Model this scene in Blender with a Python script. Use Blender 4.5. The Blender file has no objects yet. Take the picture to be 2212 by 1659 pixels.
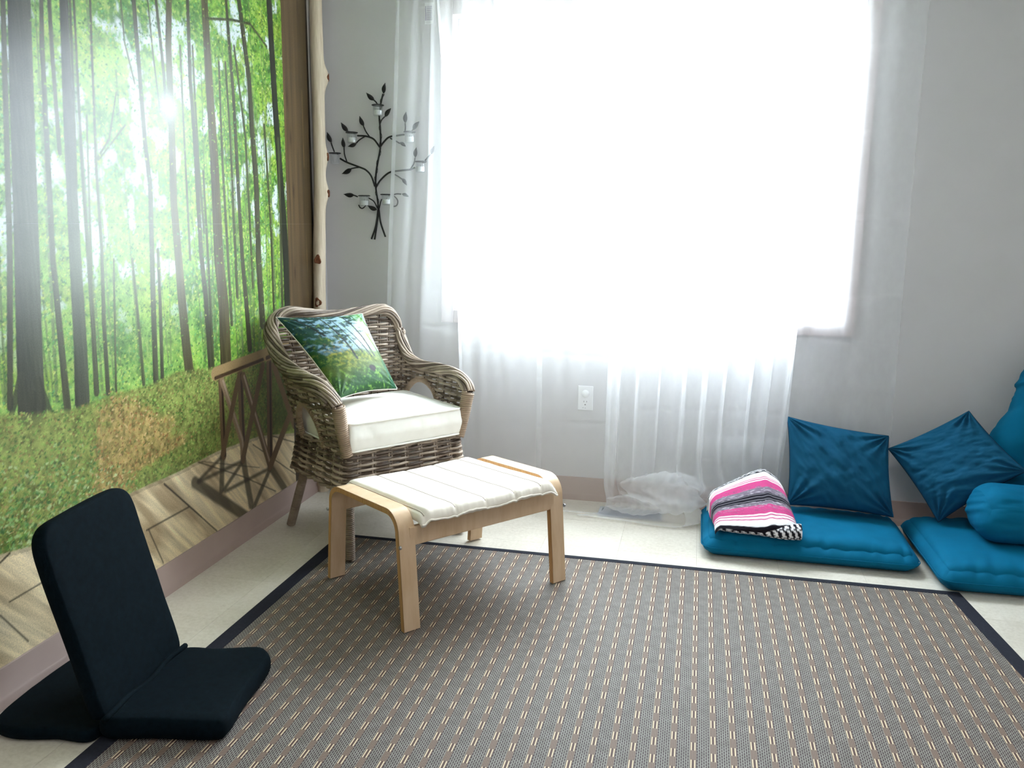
import bpy, bmesh, math
import numpy as np
from mathutils import Matrix, Vector

# ------------------------------------------------------------------ camera, sky, lights, exposure
SC = bpy.context.scene
COL = SC.collection
cam_data = bpy.data.cameras.new('camera')
cam_data.sensor_fit = 'HORIZONTAL'
cam_data.sensor_width = 36.0
cam_data.lens = 36.0 * 1824.35 / 2212.0
cam_data.clip_start = 0.05
cam = bpy.data.objects.new('camera', cam_data)
COL.objects.link(cam)
_r = (0.976239, 0.216409, 0.011171)
_u = (-0.051424, 0.181286, 0.982085)
_f = (-0.210507, 0.959324, -0.188107)
cam.matrix_world = Matrix(((_r[0], _u[0], -_f[0], 0.0), (_r[1], _u[1], -_f[1], 0.0), (_r[2], _u[2], -_f[2], 1.2783), (0, 0, 0, 1)))
SC.camera = cam

SKY_STRENGTH = 27.0
world = bpy.data.worlds.new('overcast_sky')
SC.world = world
world.use_nodes = True
_bg = world.node_tree.nodes['Background']
_bg.inputs['Color'].default_value = (0.85, 0.93, 1.0, 1.0)
# overcast sky: about twice as bright overhead as at the horizon
_wn = world.node_tree
_tc = _wn.nodes.new('ShaderNodeTexCoord'); _sx = _wn.nodes.new('ShaderNodeSeparateXYZ')
_wn.links.new(_tc.outputs['Generated'], _sx.inputs[0])
_cl = _wn.nodes.new('ShaderNodeMath'); _cl.operation = 'MAXIMUM'; _cl.inputs[1].default_value = 0.0
_wn.links.new(_sx.outputs[2], _cl.inputs[0])
_ma = _wn.nodes.new('ShaderNodeMath'); _ma.operation = 'MULTIPLY_ADD'
_ma.inputs[1].default_value = SKY_STRENGTH * 0.4; _ma.inputs[2].default_value = SKY_STRENGTH / 3
_wn.links.new(_cl.outputs[0], _ma.inputs[0]); _wn.links.new(_ma.outputs[0], _bg.inputs['Strength'])

def area(name, loc, rot, sx, sy, power, color=(1, 1, 1), portal=False):
    d = bpy.data.lights.new(name, 'AREA')
    d.shape = 'RECTANGLE'; d.size = sx; d.size_y = sy; d.energy = power; d.color = color
    o = bpy.data.objects.new(name, d); COL.objects.link(o)
    o.location = loc; o.rotation_euler = rot
    if portal: d.cycles.is_portal = True
    return o
area('window_portal', (-0.26, 3.90, 1.52), (-math.pi / 2, 0, 0), 1.72, 1.30, 1.0, portal=True)
FILL_LAMP_STRENGTH = 7.5

SC.view_settings.view_transform = 'Standard'
SC.view_settings.look = 'None'
SC.view_settings.gamma = 1.0
SC.view_settings.use_curve_mapping = False
SC.view_settings.exposure = 1.08
SC.cycles.transparent_max_bounces = 24
SC.cycles.max_bounces = 10
SC.cycles.diffuse_bounces = 6
SC.cycles.sample_clamp_indirect = 6.0
SC.cycles.caustics_reflective = False
SC.cycles.caustics_refractive = False

# ------------------------------------------------------------------ helpers: colour, noise, meshes
rng = np.random.default_rng(11)

def L(r, g=None, b=None):
    if g is None: r, g, b = r
    f = lambda c: (c / 255 / 12.92) if c / 255 <= 0.04045 else ((c / 255 + 0.055) / 1.055) ** 2.4
    return (f(r), f(g), f(b))

_tab = np.random.default_rng(5).random((64, 64))
def vnoise(x, y, seed=0):
    x = np.asarray(x, float) + seed * 17.31; y = np.asarray(y, float) + seed * 9.77
    xi = np.floor(x).astype(int); yi = np.floor(y).astype(int)
    fx = x - xi; fy = y - yi
    fx = fx * fx * (3 - 2 * fx); fy = fy * fy * (3 - 2 * fy)
    g = lambda a, b: _tab[a % 64, b % 64]
    return (g(xi, yi) * (1 - fx) + g(xi + 1, yi) * fx) * (1 - fy) + (g(xi, yi + 1) * (1 - fx) + g(xi + 1, yi + 1) * fx) * fy
def fnoise(x, y, seed=0, oct=4):
    a = 0; w = 1; t = 0
    for k in range(oct):
        a = a + w * vnoise(x * 2 ** k, y * 2 ** k, seed + k * 3); t += w; w *= 0.55
    return a / t

def spline(P, n, closed=False):
    P = np.asarray(P, float)
    if closed: P = np.vstack([P[-2:], P, P[:3]])
    d = np.r_[0, np.cumsum(np.linalg.norm(np.diff(P, axis=0), axis=1) ** 0.6 + 1e-9)]
    m = np.zeros_like(P)
    m[1:-1] = (P[2:] - P[:-2]) / (d[2:] - d[:-2])[:, None]
    m[0] = (P[1] - P[0]) / (d[1] - d[0]); m[-1] = (P[-1] - P[-2]) / (d[-1] - d[-2])
    lo, hi = (d[2], d[-3]) if closed else (d[0], d[-1])
    t = np.linspace(lo, hi, n + 1)[:-1] if closed else np.linspace(lo, hi, n)
    i = np.clip(np.searchsorted(d, t, side='right') - 1, 0, len(P) - 2)
    h = (d[i + 1] - d[i]); s = ((t - d[i]) / h)[:, None]; h = h[:, None]
    return ((2 * s ** 3 - 3 * s ** 2 + 1) * P[i] + (s ** 3 - 2 * s ** 2 + s) * h * m[i]
            + (-2 * s ** 3 + 3 * s ** 2) * P[i + 1] + (s ** 3 - s ** 2) * h * m[i + 1])

def resample(P, n):
    P = np.asarray(P, float)
    d = np.r_[0, np.cumsum(np.linalg.norm(np.diff(P, axis=0), axis=1))]
    t = np.linspace(0, d[-1], n)
    return np.stack([np.interp(t, d, P[:, k]) for k in range(P.shape[1])], 1)

def frames(P, closed=False):
    n = len(P)
    T = np.roll(P, -1, 0) - np.roll(P, 1, 0)
    if not closed: T[0] = P[1] - P[0]; T[-1] = P[-1] - P[-2]
    T /= np.linalg.norm(T, axis=1)[:, None] + 1e-12
    a = np.eye(3)[np.argmin(np.abs(T[0]))]
    N = np.empty_like(P); v = np.cross(T[0], a); v /= np.linalg.norm(v)
    for i in range(n):
        v = v - T[i] * (v @ T[i]); v = v / (np.linalg.norm(v) + 1e-12); N[i] = v
    return T, N, np.cross(T, N)

class MB:
    def __init__(self):
        self.v = []; self.q = []; self.t = []; self.n = 0; self.a = []
    def add(self, V, quads=None, tris=None, tint=0.5):
        V = np.asarray(V, float).reshape(-1, 3)
        self.v.append(V); b = self.n; self.n += len(V)
        if np.isscalar(tint): tint = np.full(len(V), tint)
        self.a.append(np.asarray(tint, float).ravel())
        if quads is not None and len(quads): self.q.append(np.asarray(quads, int).reshape(-1, 4) + b)
        if tris is not None and len(tris): self.t.append(np.asarray(tris, int).reshape(-1, 3) + b)
        return b
    def grid(self, P, cu=False, cv=False, tint=0.5, flip=False):
        P = np.asarray(P, float); n, m = P.shape[:2]
        I = np.arange(n * m).reshape(n, m)
        if cu: I = np.vstack([I, I[:1]])
        if cv: I = np.hstack([I, I[:, :1]])
        q = np.stack([I[:-1, :-1], I[1:, :-1], I[1:, 1:], I[:-1, 1:]], -1).reshape(-1, 4)
        if flip: q = q[:, ::-1]
        return self.add(P, q, tint=tint)
    def tube(self, P, r, sides=6, closed=False, tint=0.5, cap=True):
        P = np.asarray(P, float); n = len(P)
        T, N, B = frames(P, closed)
        r = np.broadcast_to(np.asarray(r, float), (n,))
        a = np.arange(sides) * 2 * np.pi / sides
        R = P[:, None] + r[:, None, None] * (np.cos(a)[None, :, None] * N[:, None] + np.sin(a)[None, :, None] * B[:, None])
        b = self.grid(R, cu=closed, cv=True, tint=tint)
        if cap and not closed:
            for e, c, fl in ((0, P[0], False), (n - 1, P[-1], True)):
                k = b + e * sides + np.arange(sides); k2 = np.roll(k, -1)
                bb = self.add([c], tint=tint)
                t = np.stack([k, k2, np.full(sides, bb)], 1) if not fl else np.stack([k2, k, np.full(sides, bb)], 1)
                self.t.append(t)
    def box(self, x0, x1, y0, y1, z0, z1, M=None, tint=0.5):
        V = np.array([(x, y, z) for z in (z0, z1) for y in (y0, y1) for x in (x0, x1)], float)
        if M is not None: V = M(V)
        self.add(V, [(0, 2, 3, 1), (4, 5, 7, 6), (0, 1, 5, 4), (2, 6, 7, 3), (0, 4, 6, 2), (1, 3, 7, 5)], tint=tint)
    def lathe(self, prof, c, sides=20, axis=2, M=None):
        prof = np.asarray(prof, float); a = np.arange(sides) * 2 * np.pi / sides
        R = np.stack([prof[:, 0:1] * np.cos(a), prof[:, 0:1] * np.sin(a), np.repeat(prof[:, 1:2], sides, 1)], -1)
        if axis == 1: R = np.stack([R[..., 0], -R[..., 2], R[..., 1]], -1)
        R = R + np.asarray(c, float)
        self.grid(R, cv=True)
    def mesh(self, name, smooth=True, merge=0.0):
        V = np.vstack(self.v)
        q = np.vstack(self.q) if self.q else np.zeros((0, 4), int)
        t = np.vstack(self.t) if self.t else np.zeros((0, 3), int)
        me = bpy.data.meshes.new(name)
        nl = q.size + t.size; nf = len(q) + len(t)
        me.vertices.add(len(V)); me.vertices.foreach_set('co', V.ravel().astype(np.float32))
        me.loops.add(nl); me.loops.foreach_set('vertex_index', np.r_[q.ravel(), t.ravel()].astype(np.int32))
        me.polygons.add(nf)
        tot = np.r_[np.full(len(q), 4), np.full(len(t), 3)].astype(np.int32)
        me.polygons.foreach_set('loop_start', (np.cumsum(tot) - tot).astype(np.int32))
        me.polygons.foreach_set('loop_total', tot)
        me.polygons.foreach_set('use_smooth', np.full(nf, bool(smooth)))
        at = me.attributes.new('tint', 'FLOAT', 'POINT'); at.data.foreach_set('value', np.concatenate(self.a).astype(np.float32))
        me.update(calc_edges=True); me.validate()
        if merge:
            bm = bmesh.new(); bm.from_mesh(me); bmesh.ops.remove_doubles(bm, verts=bm.verts, dist=merge)
            bmesh.ops.recalc_face_normals(bm, faces=bm.faces); bm.to_mesh(me); bm.free()
        return me
    def build(self, name, mat, parent=None, smooth=True, merge=0.0, sharp=None, local=False):
        me = self.mesh(name, smooth, merge)
        return link(name, me, mat, parent, sharp, local)

def link(name, me, mat, parent=None, sharp=None, local=False):
    o = bpy.data.objects.new(name, me); COL.objects.link(o)
    if mat: me.materials.append(mat)
    if sharp is not None:
        try: me.set_sharp_from_angle(angle=math.radians(sharp))
        except Exception: pass
    if parent is not None:
        o.parent = parent
        if not local:
            # vertices are in room coordinates; only an Empty base has an offset to undo
            if parent.type == 'EMPTY': o.matrix_parent_inverse = Matrix.Translation(-parent.location)
    return o

def thing(name, label, cat, loc=(0, 0, 0), group=None, kind=None):
    o = bpy.data.objects.new(name, None); COL.objects.link(o)
    o.location = loc; o.empty_display_size = 0.05
    tag(o, label, cat, group, kind)
    return o
def tag(o, label=None, cat=None, group=None, kind=None):
    if label: o['label'] = label
    if cat: o['category'] = cat
    if group: o['group'] = group
    if kind: o['kind'] = kind
    return o
def struct(o):
    o['kind'] = 'structure'; return o

def bevel(o, w, seg=2):
    m = o.modifiers.new('bevel', 'BEVEL'); m.width = w; m.segments = seg; m.limit_method = 'ANGLE'; m.harden_normals = False
    return o

def rounded_box(x0, x1, y0, y1, z0, z1, r, nx, ny, nz, disp=None, mb=None):
    """closed box with rounded edges; disp(P, unit cube coordinate) -> P"""
    mb = mb or MB()
    c = np.array([(x0 + x1) / 2, (y0 + y1) / 2, (z0 + z1) / 2]); h = np.array([x1 - x0, y1 - y0, z1 - z0]) / 2
    N = (nx, ny, nz)
    def lin(k): 
        t = np.linspace(-1, 1, N[k] + 1); return np.sign(t) * (1 - (1 - np.abs(t)) ** 1.35)
    for ax in range(3):
        a, b = [k for k in range(3) if k != ax]
        A, B = np.meshgrid(lin(a), lin(b), indexing='ij')
        for s in (-1, 1):
            q = np.empty(A.shape + (3,)); q[..., a] = A; q[..., b] = B; q[..., ax] = s
            p = q * h; inner = np.clip(p, -(h - r), h - r); d = p - inner
            ln = np.linalg.norm(d, axis=-1, keepdims=True); p = inner + np.where(ln > 1e-9, d / np.maximum(ln, 1e-9) * r, 0)
            p = p + c
            if disp: p = disp(p, q)
            mb.grid(p, flip=((s > 0) == (ax == 1)))
    return mb

# ------------------------------------------------------------------ materials
class E:
    """socket expression with arithmetic, so a pattern can be written as a formula"""
    def __init__(self, nt, s): self.nt = nt; self.s = s
    def _m(self, op, *xs):
        n = self.nt.nodes.new('ShaderNodeMath'); n.operation = op
        for i, x in enumerate((self,) + xs):
            if isinstance(x, E): self.nt.links.new(x.s, n.inputs[i])
            else: n.inputs[i].default_value = x
        return E(self.nt, n.outputs[0])
    def __add__(s, o): return s._m('ADD', o)
    def __sub__(s, o): return s._m('SUBTRACT', o)
    def __mul__(s, o): return s._m('MULTIPLY', o)
    def __truediv__(s, o): return s._m('DIVIDE', o)
    __radd__ = __add__; __rmul__ = __mul__
    def floor(s): return s._m('FLOOR')
    def fract(s): return s._m('FRACT')
    def abs(s): return s._m('ABSOLUTE')
    def lt(s, o): return s._m('LESS_THAN', o)
    def gt(s, o): return s._m('GREATER_THAN', o)
    def max(s, o): return s._m('MAXIMUM', o)

def new_mat(name):
    m = bpy.data.materials.new(name); m.use_nodes = True
    nt = m.node_tree; b = nt.nodes['Principled BSDF']
    return m, nt, b
def objco(nt):
    n = nt.nodes.new('ShaderNodeTexCoord'); return n.outputs['Object']
def noise(nt, vec, scale, detail=3.0, rough=0.55, stretch=None):
    if stretch:
        mp = nt.nodes.new('ShaderNodeMapping'); mp.inputs['Scale'].default_value = stretch
        nt.links.new(vec, mp.inputs['Vector']); vec = mp.outputs[0]
    n = nt.nodes.new('ShaderNodeTexNoise'); n.inputs['Scale'].default_value = scale
    n.inputs['Detail'].default_value = detail; n.inputs['Roughness'].default_value = rough
    nt.links.new(vec, n.inputs['Vector']); return n.outputs['Fac']
def ramp(nt, fac, stops):
    n = nt.nodes.new('ShaderNodeValToRGB'); cr = n.color_ramp
    while len(cr.elements) < len(stops): cr.elements.new(0.5)
    for e, (p, c) in zip(cr.elements, stops): e.position = p; e.color = (*c, 1)
    nt.links.new(fac, n.inputs[0]); return n.outputs[0]
def mix(nt, fac, a, b, mode='MIX'):
    n = nt.nodes.new('ShaderNodeMix'); n.data_type = 'RGBA'; n.blend_type = mode
    for sock, x in ((n.inputs[0], fac), (n.inputs[6], a), (n.inputs[7], b)):
        if isinstance(x, E): nt.links.new(x.s, sock)
        elif isinstance(x, bpy.types.NodeSocket): nt.links.new(x, sock)
        elif isinstance(x, (tuple, list)): sock.default_value = (*x, 1)
        else: sock.default_value = x
    return n.outputs[2]
def bump(nt, b, height, strength, dist=0.002):
    n = nt.nodes.new('ShaderNodeBump'); n.inputs['Strength'].default_value = strength; n.inputs['Distance'].default_value = dist
    nt.links.new(height, n.inputs['Height']); nt.links.new(n.outputs[0], b.inputs['Normal'])

def simple(name, c, rough=0.6, spec=0.5, var=0.0, nscale=20.0, stretch=None, bmp=0.0, bscale=200.0, metal=0.0, sheen=0.0):
    m, nt, b = new_mat(name)
    b.inputs['Roughness'].default_value = rough; b.inputs['Specular IOR Level'].default_value = spec
    b.inputs['Metallic'].default_value = metal
    if sheen: b.inputs['Sheen Weight'].default_value = sheen
    co = objco(nt)
    f = noise(nt, co, nscale, stretch=stretch)
    lo = tuple(x * (1 - var) for x in c); hi = tuple(min(1, x * (1 + var)) for x in c)
    nt.links.new(ramp(nt, f, [(0.3, lo), (0.7, hi)]), b.inputs['Base Color'])
    if bmp: bump(nt, b, noise(nt, co, bscale), bmp, 0.001)
    return m

M = {}
M['wall'] = simple('wall_paint', L(205, 203, 205), 0.75, 0.3, 0.015, 6, bmp=0.15, bscale=260)
M['ceiling'] = simple('ceiling_paint', L(235, 235, 230), 0.8, 0.2, 0.01)
M['base'] = simple('vinyl_baseboard', L(176, 155, 147), 0.45, 0.5, 0.03, 8)
M['trim'] = simple('window_trim_paint', L(196, 184, 184), 0.5, 0.4, 0.02)
M['sash'] = simple('window_sash_vinyl', L(235, 235, 235), 0.4, 0.4, 0.01)
M['slab'] = simple('floor_grout', L(150, 140, 124), 0.9, 0.2, 0.05)
M['ground'] = simple('outdoor_concrete', L(170, 170, 166), 0.9, 0.2, 0.08, 2)
M['black_cloth'] = simple('black_canvas', L(4, 17, 24), 0.9, 0.10, 0.22, 60, bmp=0.35, bscale=900)
M['binding'] = simple('navy_black_binding', L(34, 36, 46), 0.85, 0.2, 0.15, 120, bmp=0.3, bscale=900)
M['teal'] = simple('teal_cotton', L(2, 98, 134), 0.85, 0.12, 0.06, 12, bmp=0.25, bscale=900)
M['blue_pillow'] = simple('dark_blue_cotton', L(20, 80, 112), 0.85, 0.12, 0.08, 12, bmp=0.25, bscale=900)
M['teal_dark'] = simple('dark_blue_piping', L(14, 38, 58), 0.8, 0.2, 0.05)
M['white_cloth'] = simple('white_cotton', L(240, 238, 232), 0.8, 0.2, 0.015, 30, bmp=0.15, bscale=700)
M['cream_cloth'] = simple('cream_canvas', L(236, 228, 216), 0.8, 0.2, 0.02, 30, bmp=0.15, bscale=700)
M['seam'] = simple('seam_thread', L(170, 158, 146), 0.8, 0.2, 0.05)
M['black_metal'] = simple('black_wrought_iron', L(26, 25, 27), 0.5, 0.4, 0.15, 90)
M['steel'] = simple('zinc_screw', L(170, 172, 175), 0.35, 0.5, 0.05, metal=0.9)
M['plastic'] = simple('white_plastic', L(238, 238, 240), 0.35, 0.5, 0.01)
M['slot'] = simple('dark_slot', L(70, 66, 70), 0.6, 0.3, 0.05)
M['register'] = simple('grey_register_paint', L(178, 182, 192), 0.45, 0.5, 0.04, 40)
M['register_dark'] = simple('register_duct', L(120, 124, 136), 0.6, 0.3, 0.05)
M['wax'] = simple('white_wax', L(240, 240, 238), 0.5, 0.4, 0.02)
M['knot'] = simple('knot_wood', L(120, 76, 54), 0.8, 0.2, 0.45, 90)
M['rod'] = simple('curtain_rod_paint', L(225, 225, 225), 0.4, 0.5, 0.02)
M['paper'] = simple('paper_tag', L(238, 238, 240), 0.7, 0.3, 0.01)
M['ink'] = simple('printed_ink', L(126, 118, 150), 0.7, 0.3, 0.05)
M['fill_lamp'] = simple('fill_lamp_housing', L(225, 225, 222), 0.5, 0.4, 0.01)

def wood(name, c0, c1, stretch, rough=0.4, scale=9.0, spec=0.4):
    m, nt, b = new_mat(name); co = objco(nt)
    f = noise(nt, co, scale, 5.0, 0.6, stretch)
    nt.links.new(ramp(nt, f, [(0.3, c0), (0.7, c1)]), b.inputs['Base Color'])
    b.inputs['Roughness'].default_value = rough; b.inputs['Specular IOR Level'].default_value = spec
    return m
M['birch'] = wood('birch_veneer', L(206, 174, 138), L(224, 197, 166), (3, 3, 0.5), 0.38)
M['ply'] = wood('birch_ply_edge', L(170, 120, 70), L(212, 168, 112), (60, 60, 1), 0.5)
M['log'] = wood('peeled_log', L(208, 190, 166), L(236, 222, 200), (14, 14, 0.8), 0.6)

def wicker(name, dark, light):
    m, nt, b = new_mat(name); co = objco(nt)
    at = nt.nodes.new('ShaderNodeAttribute'); at.attribute_name = 'tint'
    f = noise(nt, co, 14.0, 4.0, 0.6)
    e = (E(nt, at.outputs['Fac']) + E(nt, f)) * 0.5
    nt.links.new(ramp(nt, e.s, [(0.28, dark), (0.5, tuple((a + c) / 2 for a, c in zip(dark, light))), (0.72, light)]), b.inputs['Base Color'])
    b.inputs['Roughness'].default_value = 0.5; b.inputs['Specular IOR Level'].default_value = 0.4
    bump(nt, b, noise(nt, co, 160.0), 0.25, 0.001)
    return m
M['wicker'] = wicker('grey_brown_rattan', L(84, 70, 60), L(184, 167, 150))
M['wicker_pale'] = wicker('pale_rattan_binding', L(118, 98, 80), L(186, 164, 142))

def coloured(name, rough, spec, fine=0.0, fscale=120.0, bmp=0.0):
    m, nt, b = new_mat(name)
    at = nt.nodes.new('ShaderNodeAttribute'); at.attribute_name = 'col'
    c = at.outputs['Color']; co = objco(nt)
    if fine:
        f = noise(nt, co, fscale, 4.0, 0.7)
        c = mix(nt, 1.0, c, ramp(nt, f, [(0.30, (1 - fine,) * 3), (0.70, (1 + fine,) * 3)]), 'MULTIPLY')
    nt.links.new(c, b.inputs['Base Color'])
    b.inputs['Roughness'].default_value = rough; b.inputs['Specular IOR Level'].default_value = spec
    if bmp: bump(nt, b, noise(nt, co, 420.0), bmp, 0.0008)
    return m
M['mural'] = coloured('printed_vinyl_mural', 0.30, 0.42, 0.26, 230.0, 0.05)
M['pillow_print'] = coloured('printed_satin', 0.55, 0.3, 0.3, 190.0)
M['blanket'] = coloured('woven_blanket', 0.9, 0.15, 0.18, 420.0, 0.9)

def sheer_mat(name, cover):
    m = bpy.data.materials.new(name); m.use_nodes = True
    nt = m.node_tree; nt.nodes.clear()
    out = nt.nodes.new('ShaderNodeOutputMaterial')
    tr = nt.nodes.new('ShaderNodeBsdfTransparent'); tl = nt.nodes.new('ShaderNodeBsdfTranslucent'); df = nt.nodes.new('ShaderNodeBsdfDiffuse')
    tl.inputs[0].default_value = (0.96, 0.965, 0.985, 1); df.inputs[0].default_value = (0.96, 0.965, 0.985, 1)
    m1 = nt.nodes.new('ShaderNodeMixShader'); m1.inputs[0].default_value = 0.65
    nt.links.new(df.outputs[0], m1.inputs[1]); nt.links.new(tl.outputs[0], m1.inputs[2])
    m2 = nt.nodes.new('ShaderNodeMixShader')
    co = objco(nt); f = noise(nt, co, 40.0, 2.0, 0.5, (1, 1, 0.5))
    e = E(nt, f) * 0.04 + cover
    nt.links.new(e.s, m2.inputs[0])
    nt.links.new(tr.outputs[0], m2.inputs[1]); nt.links.new(m1.outputs[0], m2.inputs[2])
    nt.links.new(m2.outputs[0], out.inputs[0])
    return m
M['sheer'] = sheer_mat('white_sheer_voile', 0.29)
M['sheer_fine'] = sheer_mat('fine_white_sheer_voile', 0.20)

def glass_mat(name, tint, gl):
    m = bpy.data.materials.new(name); m.use_nodes = True
    nt = m.node_tree; nt.nodes.clear()
    out = nt.nodes.new('ShaderNodeOutputMaterial')
    tr = nt.nodes.new('ShaderNodeBsdfTransparent'); tr.inputs[0].default_value = (*tint, 1)
    gs = nt.nodes.new('ShaderNodeBsdfGlossy'); gs.inputs['Roughness'].default_value = 0.03
    mx = nt.nodes.new('ShaderNodeMixShader'); mx.inputs[0].default_value = gl
    nt.links.new(tr.outputs[0], mx.inputs[1]); nt.links.new(gs.outputs[0], mx.inputs[2]); nt.links.new(mx.outputs[0], out.inputs[0])
    return m
M['pane'] = glass_mat('window_glass', (0.97, 0.99, 0.99), 0.05)
M['votive'] = glass_mat('votive_glass', (0.96, 0.97, 0.98), 0.10)

def fill_lamp_mat():
    m, nt, b = new_mat('fill_lamp_diffuser')
    b.inputs['Base Color'].default_value = (0.9, 0.9, 0.9, 1)
    b.inputs['Emission Color'].default_value = (1.0, 1.0, 1.0, 1); b.inputs['Emission Strength'].default_value = FILL_LAMP_STRENGTH
    return m
M['diffuser'] = fill_lamp_mat()

def floor_mat():
    m, nt, b = new_mat('cream_vinyl_tile'); co = objco(nt)
    oi = nt.nodes.new('ShaderNodeObjectInfo')
    g = nt.nodes.new('ShaderNodeNewGeometry')
    f1 = noise(nt, g.outputs['Position'], 70.0, 5.0, 0.7); f2 = noise(nt, g.outputs['Position'], 6.0, 2.0)
    e = E(nt, f1) * 0.6 + E(nt, f2) * 0.3 + E(nt, oi.outputs['Random']) * 0.1
    nt.links.new(ramp(nt, e.s, [(0.35, L(194, 186, 172)), (0.5, L(209, 202, 189)), (0.66, L(221, 215, 204))]), b.inputs['Base Color'])
    b.inputs['Roughness'].default_value = 0.34; b.inputs['Specular IOR Level'].default_value = 0.45
    return m
M['tile'] = floor_mat()

def rug_mat():
    m, nt, b = new_mat('woven_grass_rug'); co = objco(nt)
    sp = nt.nodes.new('ShaderNodeSeparateXYZ'); nt.links.new(co, sp.inputs[0])
    x = E(nt, sp.outputs[0]); y = E(nt, sp.outputs[1])
    cu = (x + 5.0 + 0.0243) / 0.0485
    fu = cu.fract(); st = ((cu.floor()) * 0.5).fract()
    v = (y + 5.0) / 0.0715 + st + 0.07
    fv = v.fract()
    d = (fu - 0.5).abs()
    line = (d - 0.092).abs().lt(0.034)
    barv = fv.lt(0.46)
    incol = d.lt(0.165)
    # ground weave: staggered short dashes
    gx = (x + 5.0) / 0.00539; gxf = gx.fract(); row = (gx.floor() * 0.5).fract()
    gy = ((y + 5.0) / 0.0119 + row); gyf = gy.fract()
    sep = gxf.lt(0.30).max(gyf.lt(0.14))
    f = noise(nt, co, 30.0, 3.0, 0.6); f2 = noise(nt, co, 500.0, 2.0, 0.6)
    dark = ramp(nt, f2, [(0.3, L(52, 39, 43)), (0.7, L(84, 69, 71))])
    sepc = ramp(nt, f, [(0.35, L(134, 134, 124)), (0.65, L(158, 158, 148))])
    ground = mix(nt, sep, dark, sepc)
    px = (x * 1.0 + 5.0) / 0.00404
    patch = mix(nt, px.fract().lt(0.42), L(110, 90, 82), L(150, 132, 116))
    crossy = ((y + 5.0) / 0.0060).fract().lt(0.3)
    patch = mix(nt, crossy, patch, L(88, 70, 62))
    inner = mix(nt, line, L(84, 62, 58), L(210, 193, 164))
    colm = mix(nt, barv, patch, inner)
    c = mix(nt, incol, ground, colm)
    nt.links.new(c, b.inputs['Base Color'])
    b.inputs['Roughness'].default_value = 0.65; b.inputs['Specular IOR Level'].default_value = 0.22
    h = (sep * 0.6).max(line * barv)
    bump(nt, b, h.s, 0.5, 0.0012)
    return m
M['rug'] = rug_mat()

# ------------------------------------------------------------------ the room
XL, XR, YB, YF, ZC = -1.745, 2.45, 3.787, -2.6, 2.62
WX0, WX1, WZ0, WZ1 = -1.11, 0.59, 0.876, 2.165
TH = 0.16

def boxes(name, lst, mat, parent=None, bev=0.0):
    mb = MB()
    for b in lst: mb.box(*b)
    o = mb.build(name, mat, parent, smooth=False)
    if bev: bevel(o, bev)
    return o

struct(boxes('wall_back', [(XL - TH, WX0, YB, YB + TH, 0, ZC), (WX1, XR + TH, YB, YB + TH, 0, ZC),
                           (WX0, WX1, YB, YB + TH, 0, WZ0), (WX0, WX1, YB, YB + TH, WZ1, ZC)], M['wall']))
struct(boxes('wall_left', [(XL - TH, XL, YF, YB, 0, ZC)], M['wall']))
struct(boxes('wall_right', [(XR, XR + TH, YF, YB, 0, ZC)], M['wall']))
struct(boxes('wall_front', [(XL - TH, XR + TH, YF - TH, YF, 0, ZC)], M['wall']))
struct(boxes('ceiling', [(XL - TH, XR + TH, YF - TH, YB + TH, ZC, ZC + 0.1)], M['ceiling']))
fl = struct(boxes('floor', [(XL - TH, XR + TH, YF - TH, YB + TH, -0.12, -0.0012)], M['slab']))
TS = 0.3048
def tile_mesh(w, h):
    mb = MB(); g = 0.0004
    mb.box(g, w - g, g, h - g, -0.0012, 0.0)
    me = mb.mesh('floor_tile', smooth=False); me.materials.append(M['tile']); return me
full = tile_mesh(TS, TS)
xs = [XL] + [0.044 + TS * k for k in range(-5, 8)] + [XR]
ys = [YF] + [2.287 + TS * k for k in range(-16, 5)] + [YB]
for i in range(len(xs) - 1):
    for j in range(len(ys) - 1):
        w, h = xs[i + 1] - xs[i], ys[j + 1] - ys[j]
        if w < 0.004 or h < 0.004: continue
        me = full if abs(w - TS) < 1e-4 and abs(h - TS) < 1e-4 else tile_mesh(w, h)
        o = bpy.data.objects.new('floor_tile', me); COL.objects.link(o); o.location = (xs[i], ys[j], 0); o.parent = fl
struct(boxes('ground_outdoors', [(-30, 30, YB + TH + 0.02, 60, -0.5, -0.4)], M['ground']))

# cove baseboards: a band with a rounded toe
def baseboard(name, p0, p1, nrm):
    prof = np.array([(0.0, 0.1095), (0.005, 0.1085), (0.006, 0.100), (0.006, 0.034), (0.0085, 0.030), (0.0105, 0.022), (0.012, 0.010), (0.0135, 0.0)])
    mb = MB(); P = []
    for q in (np.array(p0), np.array(p1)):
        P.append(np.stack([np.r_[q + np.array(nrm) * a, b] for a, b in prof]))
    mb.grid(np.array(P)); return struct(mb.build(name, M['base'], smooth=True, sharp=35))
baseboard('baseboard_left', (XL, YF), (XL, YB), (1, 0))
baseboard('baseboard_back', (XL, YB), (XR, YB), (0, -1))
baseboard('baseboard_right', (XR, YB), (XR, YF), (-1, 0))

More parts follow.
